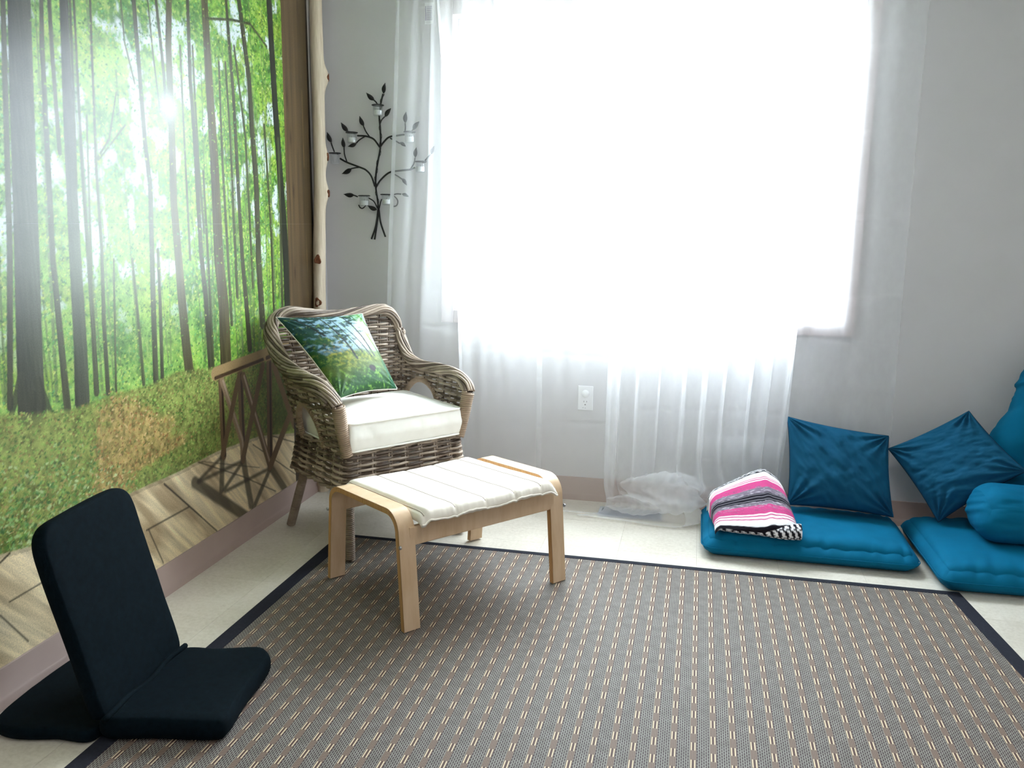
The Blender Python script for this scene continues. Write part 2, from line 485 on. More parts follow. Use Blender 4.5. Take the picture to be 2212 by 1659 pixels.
# window: casing, sash frame, pane
win = thing('window_1', 'wide bright window behind the white sheer curtains', None, (-0.26, YB, WZ0)); win['kind'] = 'structure'
cw = 0.060; cp = 0.018
for nm, b in (('casing', (WX0 - cw, WX0, YB - cp, YB, WZ0 - cw, WZ1 + cw)), ('casing', (WX1, WX1 + cw, YB - cp, YB, WZ0 - cw, WZ1 + cw)),
              ('casing', (WX0, WX1, YB - cp, YB, WZ1, WZ1 + cw)), ('casing', (WX0, WX1, YB - cp, YB, WZ0 - cw, WZ0))):
    boxes(nm, [b], M['trim'], win, 0.004)
for b in ((WX0, WX0 + 0.035, YB + 0.07, YB + 0.12, WZ0, WZ1), (WX1 - 0.035, WX1, YB + 0.07, YB + 0.12, WZ0, WZ1),
          (WX0 + .035, WX1 - .035, YB + 0.07, YB + 0.12, WZ0, WZ0 + 0.035), (WX0 + .035, WX1 - .035, YB + 0.07, YB + 0.12, WZ1 - 0.035, WZ1)):
    boxes('sash_rail', [b], M['sash'], win, 0.003)
boxes('window_sill', [(WX0, WX1, YB, YB + 0.07, WZ0 - 0.0, WZ0 + 0.008)], M['trim'], win)
boxes('pane', [(WX0 + 0.035, WX1 - 0.035, YB + 0.093, YB + 0.097, WZ0 + 0.035, WZ1 - 0.035)], M['pane'], win)

# unseen ceiling panels, added to lift the room's ambient light
for k, (lx, ly) in enumerate(((0.3, -0.6), (0.3, 1.3))):
    t = thing('fill_ceiling_light', ('unseen square ceiling panel added for ambient light at the back of the room', 'unseen square ceiling panel added for ambient light over the woven rug')[k], 'ceiling light', (lx, ly, ZC), 'added ceiling light panels')
    boxes('housing', [(lx - .3, lx + .3, ly - .3, ly - .27, ZC - .05, ZC), (lx - .3, lx + .3, ly + .27, ly + .3, ZC - .05, ZC),
                      (lx - .3, lx - .27, ly - .27, ly + .27, ZC - .05, ZC), (lx + .27, lx + .3, ly - .27, ly + .27, ZC - .05, ZC)], M['fill_lamp'], t)
    boxes('diffuser', [(lx - .27, lx + .27, ly - .27, ly + .27, ZC - .04, ZC - .03)], M['diffuser'], t)

# ------------------------------------------------------------------ forest mural (a flat print, four drops of wallpaper)
MY0, MY1, MZ0, MZ1 = 1.30, 3.655, 0.1105, 2.40
TRUNKS = [
 ('big',[(1.986, 1.825, 0.0789), (1.961, 1.537, 0.0831), (1.932, 1.192, 0.0872), (1.909, 0.935, 0.0912), (1.897, 0.772, 0.0953), (1.893, 0.715, 0.0993)]),
 ('t',[(1.932, 1.812, 0.0181), (1.906, 1.53, 0.0191), (1.875, 1.193, 0.0202), (1.824, 0.788, 0.021)]),
 ('t',[(2.064, 1.843, 0.0152), (2.052, 1.725, 0.0181), (2.022, 1.164, 0.0215), (2.025, 0.906, 0.0251), (2.027, 0.741, 0.0286)]),
 ('t',[(2.093, 1.85, 0.0155), (2.087, 1.708, 0.0156), (2.083, 1.453, 0.0159)]),
 ('big',[(2.149, 1.864, 0.0343), (2.129, 1.557, 0.0409), (2.11, 1.187, 0.048), (2.099, 0.908, 0.0551), (2.088, 0.751, 0.0619)]),
 ('t',[(2.181, 1.713, 0.0094), (2.168, 1.434, 0.0128), (2.163, 1.185, 0.0163), (2.159, 0.969, 0.02), (2.15, 0.764, 0.0236)]),
 ('t',[(2.173, 1.87, 0.0092), (2.157, 1.622, 0.0093), (2.139, 1.368, 0.0093)]),
 ('t',[(2.241, 1.66, 0.0099), (2.226, 1.425, 0.0124), (2.222, 1.183, 0.0151), (2.206, 0.964, 0.0177), (2.2, 0.754, 0.0204)]),
 ('t',[(2.458, 1.734, 0.0207), (2.462, 1.525, 0.0225), (2.474, 1.375, 0.0244), (2.458, 1.147, 0.0259), (2.446, 0.967, 0.0275), (2.434, 0.748, 0.0291)]),
 ('t',[(2.491, 1.176, 0.0147), (2.485, 1.009, 0.0173), (2.469, 0.752, 0.0199)]),
 ('b',[(2.638, 1.98, 0.0308), (2.619, 1.834, 0.0336), (2.61, 1.584, 0.0369), (2.595, 1.327, 0.0402), (2.602, 1.141, 0.0439), (2.606, 1.006, 0.0475), (2.616, 0.835, 0.0514), (2.632, 0.67, 0.0557)]),
 ('t',[(2.567, 1.964, 0.0147), (2.582, 1.784, 0.0167), (2.587, 1.655, 0.0186), (2.6, 1.583, 0.0205)]),
 ('t',[(2.743, 1.976, 0.0193), (2.733, 1.75, 0.0216), (2.74, 1.544, 0.0243), (2.739, 1.152, 0.0272), (2.753, 0.994, 0.0301), (2.759, 0.726, 0.0331)]),
 ('b',[(2.848, 1.97, 0.0413), (2.85, 1.721, 0.0479), (2.857, 1.497, 0.0549), (2.852, 1.131, 0.0622), (2.869, 0.958, 0.0699), (2.861, 0.708, 0.077)]),
 ('t',[(2.994, 2.01, 0.0193), (3.01, 1.744, 0.0224), (3.014, 1.337, 0.0257), (3.018, 1.125, 0.0289), (3.031, 0.962, 0.0322), (3.042, 0.772, 0.0356)]),
 ('t',[(3.099, 1.992, 0.0309), (3.131, 1.813, 0.0339), (3.136, 1.641, 0.0364), (3.151, 1.412, 0.0394), (3.143, 1.12, 0.0421), (3.153, 0.856, 0.0452)]),
 ('d',[(3.316, 2.142, 0.0423), (3.323, 1.968, 0.0448), (3.334, 1.725, 0.0477), (3.352, 1.476, 0.0508), (3.372, 1.217, 0.0541), (3.377, 1.032, 0.0569), (3.373, 0.871, 0.0594)]),
 ('n',[(2.685, 1.846, 0.0107), (2.679, 1.622, 0.0122), (2.67, 1.139, 0.0138)]),
 ('n',[(2.921, 1.836, 0.0124), (2.911, 1.485, 0.0158), (2.918, 0.883, 0.0197)]),
 ('n',[(2.965, 1.843, 0.0128), (2.974, 1.573, 0.0163), (2.968, 0.985, 0.0202)]),
 ('n',[(2.781, 1.444, 0.0117), (2.782, 1.134, 0.0149), (2.776, 0.744, 0.0182)]),
 ('n',[(3.235, 1.652, 0.0151), (3.256, 1.23, 0.0176), (3.252, 0.864, 0.0199)]),
 ('n',[(2.203, 1.565, 0.0077), (2.182, 1.278, 0.0097), (2.167, 1.104, 0.0116)]),
 ('n',[(2.272, 1.154, 0.0084), (2.254, 0.958, 0.0094), (2.236, 0.752, 0.0105)]),
 ('n',[(2.359, 1.151, 0.0112), (2.366, 0.975, 0.0136), (2.371, 0.749, 0.0162)]),
 ('n',[(3.032, 1.913, 0.0132), (3.085, 1.584, 0.0157), (3.089, 1.012, 0.018)]),
 ('n',[(3.347, 1.608, 0.0161), (3.34, 1.229, 0.0184), (3.325, 0.856, 0.0207)]),
 ('n',[(2.758, 1.86, 0.0112), (2.755, 1.474, 0.0129), (2.765, 1.233, 0.0146)]),
 ('n',[(2.524, 1.953, 0.0071), (2.534, 1.789, 0.0085), (2.552, 1.621, 0.0099)]),
 ('n',[(2.34, 1.648, 0.0064), (2.293, 1.509, 0.0073), (2.224, 1.438, 0.0079)]),
 ('n',[(2.372, 1.558, 0.0066), (2.301, 1.497, 0.0063), (2.239, 1.445, 0.006)]),
 ('n',[(2.392, 1.922, 0.0065), (2.396, 1.804, 0.0077), (2.431, 1.689, 0.0091)]),
 ('n',[(2.854, 1.971, 0.0089), (3.025, 2.004, 0.0098), (3.16, 2.018, 0.0106), (3.281, 1.96, 0.0114)]),
]
RAIL=[
 ([(2.785, 0.711), (3.173, 0.728)],0.0320),
 ([(3.173, 0.728), (3.446, 0.75)],0.0400),
]
POSTS=[
 ([(2.82, 0.683), (2.814, 0.387)],0.0220),
 ([(2.959, 0.677), (2.952, 0.338)],0.0260),
 ([(3.192, 0.686), (3.163, 0.251)],0.0300),
 ([(2.829, 0.676), (2.945, 0.418), (2.952, 0.343)],0.0200),
 ([(2.944, 0.661), (2.808, 0.398)],0.0200),
 ([(2.982, 0.667), (3.156, 0.263)],0.0240),
 ([(3.138, 0.685), (2.952, 0.343)],0.0220),
 ([(3.231, 0.67), (3.393, 0.373)],0.0240),
 ([(3.392, 0.463), (3.167, 0.25)],0.0260),
]
SHAD=[
 ([(2.804, 0.389), (2.785, 0.261)],0.0220),
 ([(2.951, 0.33), (2.994, 0.132)],0.0260),
 ([(3.166, 0.242), (3.287, 0.103)],0.0260),
 ([(2.804, 0.389), (2.636, 0.339)],0.0110),
 ([(3.154, 0.239), (2.81, 0.247)],0.0110),
 ([(2.951, 0.33), (2.644, 0.337)],0.0110),
 ([(2.951, 0.33), (2.801, 0.256)],0.0130),
 ([(3.161, 0.237), (3.007, 0.108)],0.0180),
 ([(2.616, 0.342), (2.954, 0.094)],0.0300),
]
SEAMS=[
 ([(2.442, 0.387), (2.645, 0.2)],0.0030),
 ([(2.643, 0.411), (2.945, 0.265), (3.2, 0.124)],0.0030),
 ([(3.031, 0.376), (3.397, 0.139)],0.0030),
 ([(2.44, 0.391), (2.573, 0.267), (2.738, 0.112)],0.0040),
 ([(2.573, 0.264), (2.331, 0.264)],0.0040),
 ([(2.341, 0.264), (2.406, 0.119)],0.0030),
 ([(3.143, 0.392), (3.409, 0.286)],0.0030),
 ([(2.666, 0.406), (3.074, 0.266)],0.0020),
 ([(1.741, 0.391), (1.774, 0.404)],0.0040),
 ([(1.943, 0.131), (1.959, 0.109)],0.0040),
 ([(1.757, 0.274), (1.925, 0.281)],0.0030),
 ([(1.723, 0.251), (1.804, 0.137)],0.0030),
]
DECK= [(1.356, 0.35), (1.744, 0.412), (1.861, 0.392), (2.282, 0.413), (2.511, 0.408), (2.775, 0.416), (3.086, 0.398), (3.412, 0.332)]
GROUND= [(1.529, 0.797), (1.792, 0.783), (2.036, 0.743), (2.225, 0.747), (2.371, 0.746), (2.549, 0.764), (2.807, 0.739), (3.27, 0.703)]
PATH= [((2.212, 0.763), (2.262, 0.754)), ((2.189, 0.71), (2.34, 0.678)), ((2.151, 0.647), (2.526, 0.556)), ((2.121, 0.568), (2.625, 0.438)), ((2.093, 0.504), (2.313, 0.438)), ((2.04, 0.464), (2.283, 0.384))]


def paint_mural():
    ny, nz = 740, 716
    ya = np.linspace(MY0, MY1, ny); za = np.linspace(MZ0, MZ1, nz)
    Y, Z = np.meshgrid(ya, za)            # [z, y]
    C = np.zeros(Y.shape + (3,))
    def lin(c): return np.array(L(*c))
    def over(mask, col): C[...] = C * (1 - mask[..., None]) + np.asarray(col) * mask[..., None]
    # light foliage, lighter to the left, deeper to the right
    r = np.clip((Y - 2.35) / 1.15, 0, 1)
    n1 = fnoise(Y * 6, Z * 6, 1, 5); n2 = fnoise(Y * 22, Z * 22, 2, 4); n3 = fnoise(Y * 70, Z * 70, 3, 3)
    base = lin((150, 200, 96))[None, None] * (1 - r[..., None]) + lin((112, 168, 38))[None, None] * r[..., None]
    C[...] = base * (0.45 + 1.1 * n2)[..., None]
    over(np.clip((n1 - .5) * 4, 0, 1) * .5, lin((176, 200, 58)))
    over(np.clip((.47 - n1) * 5, 0, 1) * .6, lin((44, 112, 50)))
    over(np.clip((n3 - .55) * 6, 0, 1) * .45, lin((206, 226, 128)))
    over(np.clip((.42 - n3) * 6, 0, 1) * (.35 + .4 * r), lin((30, 74, 34)))
    # sky gaps in the crown
    g = fnoise(Y * 16, Z * 14, 7, 4) + 0.22 * np.exp(-((Y - 2.5) / .28) ** 2 - ((Z - 1.86) / .22) ** 2) + .12 * np.exp(-((Y - 2.3) / .4) ** 2 - ((Z - 1.2) / .4) ** 2)
    over(np.clip((g - .62) * 9, 0, 1) * np.clip((Z - .85) / .3, 0, 1), lin((226, 238, 240)))
    # leaf dabs
    def dabs(n, ylo, yhi, zlo, zhi, cols, smin, smax, alpha=.8, where=None):
        yy = rng.uniform(ylo, yhi, n); zz = rng.uniform(zlo, zhi, n); ci = rng.integers(0, len(cols), n)
        sy = rng.uniform(smin, smax, n); an = rng.uniform(-.9, .9, n); cc = [lin(c) for c in cols]
        dy = (MY1 - MY0) / (ny - 1); dz = (MZ1 - MZ0) / (nz - 1)
        for k in range(n):
            if where is not None and not where(yy[k], zz[k]): continue
            s = sy[k]; i0 = int((zz[k] - s - MZ0) / dz); i1 = int((zz[k] + s - MZ0) / dz) + 2
            j0 = int((yy[k] - s - MY0) / dy); j1 = int((yy[k] + s - MY0) / dy) + 2
            i0 = max(i0, 0); j0 = max(j0, 0)
            if i1 <= i0 or j1 <= j0 or i0 >= nz or j0 >= ny: continue
            a = Y[i0:i1, j0:j1] - yy[k]; b = Z[i0:i1, j0:j1] - zz[k]
            ca, sa = math.cos(an[k]), math.sin(an[k])
            u = (a * ca + b * sa) / s; w = (-a * sa + b * ca) / (s * .5)
            m = np.clip((1 - u * u - w * w) * 2, 0, 1) * alpha
            C[i0:i1, j0:j1] = C[i0:i1, j0:j1] * (1 - m[..., None]) + cc[ci[k]] * (.8 + .4 * rng.random()) * m[..., None]
    GR = np.array(GROUND); DK = np.array(DECK)
    gz = lambda y: np.interp(y, GR[:, 0], GR[:, 1]); dz_ = lambda y: np.interp(y, DK[:, 0], DK[:, 1])
    greens = [(128, 190, 64), (164, 208, 84), (84, 156, 66), (58, 124, 60), (196, 218, 96), (104, 182, 110)]
    def seg(pts, w, soft=.003):
        """mask of a tapering stroke; pts (y, z, width) or (y, z) with one width"""
        m = np.zeros(Y.shape)
        P = [tuple(q) if len(q) == 3 else (q[0], q[1], w) for q in pts]
        for a, b in zip(P[:-1], P[1:]):
            pad = max(a[2], b[2]) + .01
            js = np.searchsorted(ya, [min(a[0], b[0]) - pad, max(a[0], b[0]) + pad]); is_ = np.searchsorted(za, [min(a[1], b[1]) - pad, max(a[1], b[1]) + pad])
            s = np.s_[is_[0]:is_[1], js[0]:js[1]]
            yy, zz = Y[s], Z[s]; d = np.array([b[0] - a[0], b[1] - a[1]]); l2 = d @ d + 1e-12
            t = np.clip(((yy - a[0]) * d[0] + (zz - a[1]) * d[1]) / l2, 0, 1)
            dist = np.hypot(yy - a[0] - t * d[0], zz - a[1] - t * d[1]); hw = (a[2] + (b[2] - a[2]) * t) / 2
            m[s] = np.maximum(m[s], np.clip((hw - dist) / soft + .5, 0, 1))
        return m
    # far thin trunks
    for k in range(64):
        y0 = rng.uniform(1.75, 3.4) if k < 34 else rng.uniform(2.75, 3.4); zt = rng.uniform(1.1, 2.3); w = rng.uniform(.005, .012); ln = rng.uniform(-.04, .06)
        far = rng.random(); col = lin((96, 118, 66)) * (1 - far * .5) + lin((150, 176, 116)) * far * .5
        over(seg([(y0 + ln, zt, w * .7), (y0, gz(y0) + .02, w)], w) * .8, col)
    dabs(15000, 1.68, 3.42, .70, 2.28, greens + [(40, 96, 44), (44, 110, 40), (214, 226, 120)], .003, .0085, .78)
    tone = {'big': (66, 66, 56), 't': (72, 72, 50), 'b': (88, 80, 50), 'd': (44, 48, 36), 'n': (78, 84, 52)}
    TM = np.zeros(Y.shape)
    for k, pts in TRUNKS:
        pts = list(pts)
        y0, z0, w0 = pts[0]; y1, z1, _ = pts[1]
        if k != 'n' and z0 > 1.55 and z0 > z1: pts = [(y0 + (y0 - y1) / (z0 - z1) * (MZ1 + .05 - z0), MZ1 + .05, w0 * .9)] + pts
        m = seg(pts, 0); c = lin(tone[k])
        P = np.array(pts); o = np.argsort(P[:, 1]); yc = np.interp(Z, P[o, 1], P[o, 0]); wd = np.interp(Z, P[o, 1], P[o, 2])
        q = np.clip((Y - yc) / wd, -.6, .6)
        bark = fnoise(Y * 150, Z * 9, 4, 3)
        shade = np.clip(.45 + 1.1 * bark + (1.0 if k == 'big' else .5) * q, .1, 3)[..., None]
        C[...] = C * (1 - m[..., None]) + (c * shade) * m[..., None]
        TM = np.maximum(TM, m)
    # buttress roots of the big trunk at the left
    for a, b, w in (((1.872, .86), (1.80, .715), .030), ((1.868, .82), (1.845, .69), .032), ((1.925, .84), (1.975, .715), .030), ((1.93, .80), (1.945, .68), .034), ((1.90, .80), (1.895, .675), .040), ((1.965, .735), (2.05, .705), .018), ((1.81, .725), (1.74, .70), .014)):
        over(seg([(a[0], a[1], w), (b[0], b[1], w * .35)], w) * .9, lin((62, 62, 50)) * (.35 + 1.1 * fnoise(Y * 120, Z * 14, 15, 3))[..., None])
    dabs(1600, 1.65, 3.42, .85, 2.3, greens, .003, .007, .7, lambda y, z: 2.19 < y < 3.30 or (2.0 < y < 2.06))
    # the printed sun glare between the trunks
    d = np.hypot(Y - 2.60, (Z - 1.64)); over(np.exp(-(d / .035) ** 2) * .8, (1, 1, 1)); over(np.exp(-(d / .12) ** 2) * .25, lin((226, 246, 226)))
    over(np.exp(-((Y - 2.25) / .35) ** 2 - ((Z - 1.12) / .36) ** 2) * .16, lin((216, 240, 196)))
    # forest floor: undergrowth, leaf-strewn path
    G = np.clip((gz(Y) + .02 * (n1 - .5) - Z) / .012, 0, 1) * (1 - TM * np.clip((Z - .72) / .05, 0, 1))
    over(G, lin((146, 158, 84))); 
    C[...] = C * (1 + G * ((n2 - .5) * .7 + (n3 - .5) * 1.3))[..., None]
    PA = np.array([[a[0], a[1], b[0], b[1]] for a, b in PATH])
    zc = (PA[:, 1] + PA[:, 3]) / 2; o = np.argsort(zc)
    pl = np.interp(Z, zc[o], PA[o, 0]) - .03; pr = np.interp(Z, zc[o], PA[o, 2])
    edge = (n2 - .5) * .26
    pm = np.clip((Y - pl + edge) / .07, 0, 1) * np.clip((pr - Y + edge) / .09, 0, 1) * np.clip((.765 - Z) / .02, 0, 1) * G
    over(pm * np.clip(.25 + n3, 0, 1) * .75, lin((196, 156, 106))); C[...] = C * (1 + pm * (n3 - .5) * .9)[..., None]
    isg = lambda y, z: z < gz(y) - .005
    def onpath(y, z):
        return z < .76 and np.interp(z, zc[o], PA[o, 0]) - .03 < y < np.interp(z, zc[o], PA[o, 2])
    dabs(7000, 1.66, 3.3, .35, .79, [(132, 176, 78), (164, 200, 100), (84, 132, 60), (190, 200, 116), (64, 100, 52), (170, 148, 88), (124, 110, 64)], .003, .0075, .8, lambda y, z: isg(y, z) and not onpath(y, z))
    dabs(4600, 1.6, 2.3, .12, .66, [(140, 186, 110), (178, 208, 140), (96, 150, 84), (196, 216, 156), (66, 112, 62), (190, 170, 110), (110, 150, 70)], .0035, .010, .85, lambda y, z: isg(y, z) and rng.random() < 1.2 - 1.4 * max(0, z - .35) / .4 - max(0, y - 2.0) * 2)
    dabs(2200, 2.0, 2.75, .38, .765, [(206, 160, 104), (176, 124, 78), (224, 190, 140), (140, 100, 64), (170, 160, 80), (110, 124, 62)], .0035, .0075, .8, onpath)
    # timber deck
    D = np.clip((dz_(Y) - Z) / .004 + .5, 0, 1)
    gx = fnoise((Y * .72 + Z * .69) * 70, (Y * .69 - Z * .72) * 4, 8, 4); gx2 = fnoise((Y * .72 + Z * .69) * 16, (Y * .69 - Z * .72) * 3, 9, 3)
    dc = lin((236, 216, 176)) * (.85 + 1.25 * (gx - .1))[..., None]
    C[...] = C * (1 - D[..., None]) + dc * D[..., None]
    over(D * np.clip((gx2 - .54) * 5, 0, 1) * .6, lin((150, 116, 78)))
    over(D * np.clip((.40 - gx2) * 6, 0, 1) * .5, lin((236, 222, 196)))
    over(D * np.clip((dz_(Y) - Z) < .012, 0, 1) * np.clip((Z < dz_(Y)), 0, 1) * .35, lin((70, 56, 40)))
    for pts, w in SEAMS: over(seg(pts, w * 1.6) * D * .9, lin((52, 42, 30)))
    for pts, w in SHAD: over(seg(pts, w * 1.5, .010) * D * .84, lin((66, 58, 42)))
    # printed railing and its dark foliage behind
    over(np.clip((Y - 2.98) / .3, 0, 1) * np.clip((.74 - Z) / .06, 0, 1) * np.clip((Z - .36) / .05, 0, 1) * .68, lin((46, 58, 34)))
    for k, (pts, w) in enumerate(POSTS):
        w = w * 1.55; m = seg(pts, w); over(m, lin((126, 100, 74) if k != 3 else (168, 140, 110)) * 1.0)
        if k in (3, 5): over(seg([(q[0] + .006, q[1]) for q in pts], w * .3), lin((196, 172, 148)))
        if k in (0, 1, 2): over(seg([(q[0] + .008, q[1]) for q in pts], w * .35), lin((70, 54, 42)))
    for pts, w in RAIL:
        over(seg(pts, w + .020), lin((182, 152, 106))); over(seg([(q[0], q[1] - .016) for q in pts], w * .45), lin((88, 66, 46)))
    # dark post behind the chair and the tall timber post at the print's edge
    pm2 = np.clip((Y - 3.388) / .003, 0, 1) * np.clip((3.56 - Y) / .004, 0, 1) * np.clip((.74 - Z) / .05, 0, 1)
    over(pm2, lin((74, 64, 52)) * 1.0); C[...] = C * (1 + pm2 * (fnoise(Y * 90, Z * 5, 12, 3) - .5) * .8)[..., None]
    yl = np.interp(Z, [.1, .898, 2.165, 2.5], [3.385, 3.394, 3.412, 3.417])
    st = fnoise(Y * 60, Z * 2.2, 13, 4)
    pm3 = np.clip((Y - yl) / .004, 0, 1) * np.clip((Z - .55) / .2, 0, 1)
    pc = lin((112, 90, 62)) * (.4 + 1.1 * st)[..., None]
    C[...] = C * (1 - pm3[..., None]) + pc * pm3[..., None]
    q = (Y - yl) / (3.655 - yl)
    over(pm3 * np.clip((q - .55) / .15, 0, 1) * .45, lin((64, 56, 38)))
    over(pm3 * np.clip(1 - np.abs(q - .70) / .02, 0, 1) * np.clip((fnoise(Z * 6, Z * 0, 21) - .45) * 6, 0, 1) * .7, lin((176, 140, 92)))
    over(pm3 * np.clip((q - .90) / .05, 0, 1), lin((10, 9, 9)))  # near-black strip painted for the shadow gap between mural and log
    for ky, kz in ((3.46, 1.62), (3.47, 1.40), (3.455, 1.05), (3.44, 1.78)):
        over(pm3 * np.exp(-((Y - ky) / .008) ** 2 - ((Z - kz) / .03) ** 2) * .8, lin((60, 36, 24)))
    return ya, za, np.clip(C * .72, 0.002, .92)

def grid_panel(name, ya, za, C, parent, x):
    mb = MB(); Y, Z = np.meshgrid(ya, za)
    mb.grid(np.stack([np.full(Y.shape, x), Y, Z], -1))
    n = mb.n; e = .0012
    me = mb.mesh(name, smooth=False)
    at = me.attributes.new('col', 'FLOAT_COLOR', 'POINT')
    at.data.foreach_set('color', np.concatenate([C.reshape(-1, 3), np.ones((n, 1))], 1).astype(np.float32).ravel())
    return link(name, me, M['mural'], parent)
ya, za, C = paint_mural()
mural = thing('forest_mural', 'large printed forest mural of tall trees and wooden deck covering left wall', 'mural', (XL, 2.5, MZ0))
js = int(np.searchsorted(ya, 2.155)); iz = int(np.searchsorted(za, 1.258))
for a, b in ((0, js), (js, len(ya))):
    for c, d in ((0, iz), (iz, len(za))):
        grid_panel('mural_panel', ya[a:b] if b == len(ya) else np.r_[ya[a:b], ya[b] - .0002], za[c:d] if d == len(za) else np.r_[za[c:d], za[d] - .0002],
                   C[c:(d if d == len(za) else d + 1), a:(b if b == len(ya) else b + 1)], mural, XL + .0015)

# ------------------------------------------------------------------ peeled log standing in the corner
def log_path(z):
    t = np.clip((2.235 - z) / (2.235 - .867), 0, 2)
    return np.stack([-1.711 - .006 * t + .004 * np.sin(z * 5), 3.690 - .045 * t, z], -1)
zz = np.linspace(0.0, 2.5, 150); P = log_path(zz)
lg = thing('peeled_log', 'pale peeled tree log standing upright in corner beside forest mural', 'log', (-1.72, 3.6, 0))
mb = MB(); sides = 20; a = np.arange(sides) * 2 * np.pi / sides
rad = .0255 + .004 * fnoise(zz * 3, zz * 0, 3) + .003 * np.clip((1.4 - zz), 0, 1)
R = np.zeros((len(zz), sides, 3))
KN = [(1.905, .35, .022, 1), (1.56, .30, .012, 1), (1.40, .25, .016, 1), (1.10, -1.35, .010, 1), (.905, -1.35, .010, 1)]
for i, z in enumerate(zz):
    r = rad[i] * (1 + .10 * (vnoise(np.cos(a) * 2 + 5, z * 5 + np.sin(a) * 2, 3) - .5))
    for kz, ka, kh, _ in KN:
        da = np.abs((a - ka + np.pi) % (2 * np.pi) - np.pi)
        r = r + kh * np.exp(-((z - kz) / .045) ** 2 - (da / .6) ** 2)
    R[i] = P[i] + np.stack([np.cos(a) * r, np.sin(a) * r, np.zeros(sides)], -1)
mb.grid(R, cv=True)
mb.add([P[-1]]); mb.build('trunk', M['log'], lg)
for kz, ka, kh, s in KN:
    mb = MB(); c = log_path(np.array(kz)); r0 = .0265 + kh * .9
    d = np.array([math.cos(ka), math.sin(ka), 0]); t = np.array([-d[1], d[0], 0])
    th = np.linspace(0, 2 * np.pi, 15)[:-1]
    rings = []
    for f, o in ((1.0, -.004), (1.0, .002), (.75, .0045), (.5, .002), (.3, .003), (.02, .001)):
        rings.append([c + d * (r0 + o) + (t * math.cos(x) * (.015 if ka < 0 else .011) + np.array([0, 0, 1]) * math.sin(x) * (.021 if ka < 0 else .017)) * f * (1 + .2 * math.sin(3 * x + kz * 9)) for x in th])
    mb.grid(np.array(rings), cv=True); mb.build('knot', M['knot'], lg)

# ------------------------------------------------------------------ outlet, plug cover, paper tag, floor register
ox, oz = -0.484, 0.489
t = thing('wall_outlet', 'white double power outlet plate on back wall below window', 'outlet', (ox, YB, oz))
o = boxes('cover_plate', [(ox - .035, ox + .035, YB - .006, YB, oz - .057, oz + .057)], M['plastic'], t, .003)
def disc(name, cx, cz, rx, rz, y0, y1, mat, parent, flat=1.0):
    mb = MB(); th = np.linspace(0, 2 * np.pi, 25)[:-1]
    ring = lambda f, y: np.stack([cx + rx * f * np.cos(th), np.full(24, y), np.clip(cz + rz * f * np.sin(th), cz - rz * flat, cz + rz * flat)], -1)
    mb.grid(np.array([ring(1, y0), ring(1, y1), ring(.01, y1)]), cv=True); return mb.build(name, mat, parent, smooth=False)
disc('socket', ox, oz - .021, .017, .017, YB - .0055, YB - .0078, M['plastic'], t, .82)
disc('socket', ox, oz + .021, .017, .017, YB - .0055, YB - .0078, M['plastic'], t, .82)
for b in ((ox - .0075, ox - .0055, oz - .020, oz - .012), (ox + .0055, ox + .0075, oz - .0195, oz - .013), (ox - .0025, ox + .0025, oz - .0325, oz - .028)):
    boxes('slot', [(b[0], b[1], YB - .0082, YB - .0077, b[2], b[3])], M['slot'], t)
disc('screw', ox, oz, .003, .003, YB - .006, YB - .0068, M['plastic'], t)
for b in ((ox - .012, ox - .007, oz - .0452, oz - .0442), (ox - .012, ox - .011, oz - .0485, oz - .0445), (ox - .004, ox - .003, oz - .049, oz - .045), (ox + .001, ox + .0022, oz - .049, oz - .0445)):
    boxes('embossed_mark', [(b[0], b[1], YB - .0064, YB - .0059, b[2], b[3])], M['register_dark'], t)
mb = MB(); pr = [(.0001, .024), (.008, .0235), (.014, .020), (.0178, .012), (.0178, .0078)]
mb.lathe(pr, (ox, YB, oz + .021), 24, axis=1)
tag(mb.build('plug_cover', M['plastic']), 'round white plug-in dome covering upper socket of the wall outlet', 'plug cover')

t = thing('paper_tag', 'small white printed paper tag on wall at top left behind curtain', 'tag', (-1.222, YB, 2.13))
boxes('sheet', [(-1.243, -1.203, YB - .003, YB - .0005, 2.135, 2.222)], M['paper'], t)
boxes('printed_bar', [(-1.2405, -1.2365, YB - .0036, YB - .0029, 2.148, 2.208)], M['ink'], t)
mb = MB()
for k in range(16): mb.box(-1.2335, -1.2085, YB - .0034, YB - .0029, 2.149 + k * .0038, 2.1505 + k * .0038)
tag(mb.build('printed_lines', M['ink'], t, smooth=False), kind='stuff')

t = thing('floor_register', 'grey metal floor vent register under sheer curtain near back wall', 'floor vent', (-.25, 3.637, 0))
x0, x1, y0, y1 = -.392, -.107, 3.574, 3.702
mb = MB()
for b in ((x0, x1, y0, y0 + .014), (x0, x1, y1 - .014, y1), (x0, x0 + .014, y0 + .014, y1 - .014), (x1 - .014, x1, y0 + .014, y1 - .014)): mb.box(b[0], b[1], b[2], b[3], .0002, .005)
bevel(mb.build('frame', M['register'], t, smooth=False), .0015)
boxes('duct_plate', [(x0 + .012, x1 - .012, y0 + .012, y1 - .012, .0003, .0012)], M['register_dark'], t)
sl = MB(); sl.box(-.0028, .0028, -.046, .046, 0, .003); sm = sl.mesh('louvre', smooth=False); sm.materials.append(M['register'])
for k in range(26):
    o = bpy.data.objects.new('louvre', sm); COL.objects.link(o); o.parent = t; o.location = (x0 + .022 + k * .00965 + .25, 0, .0012)

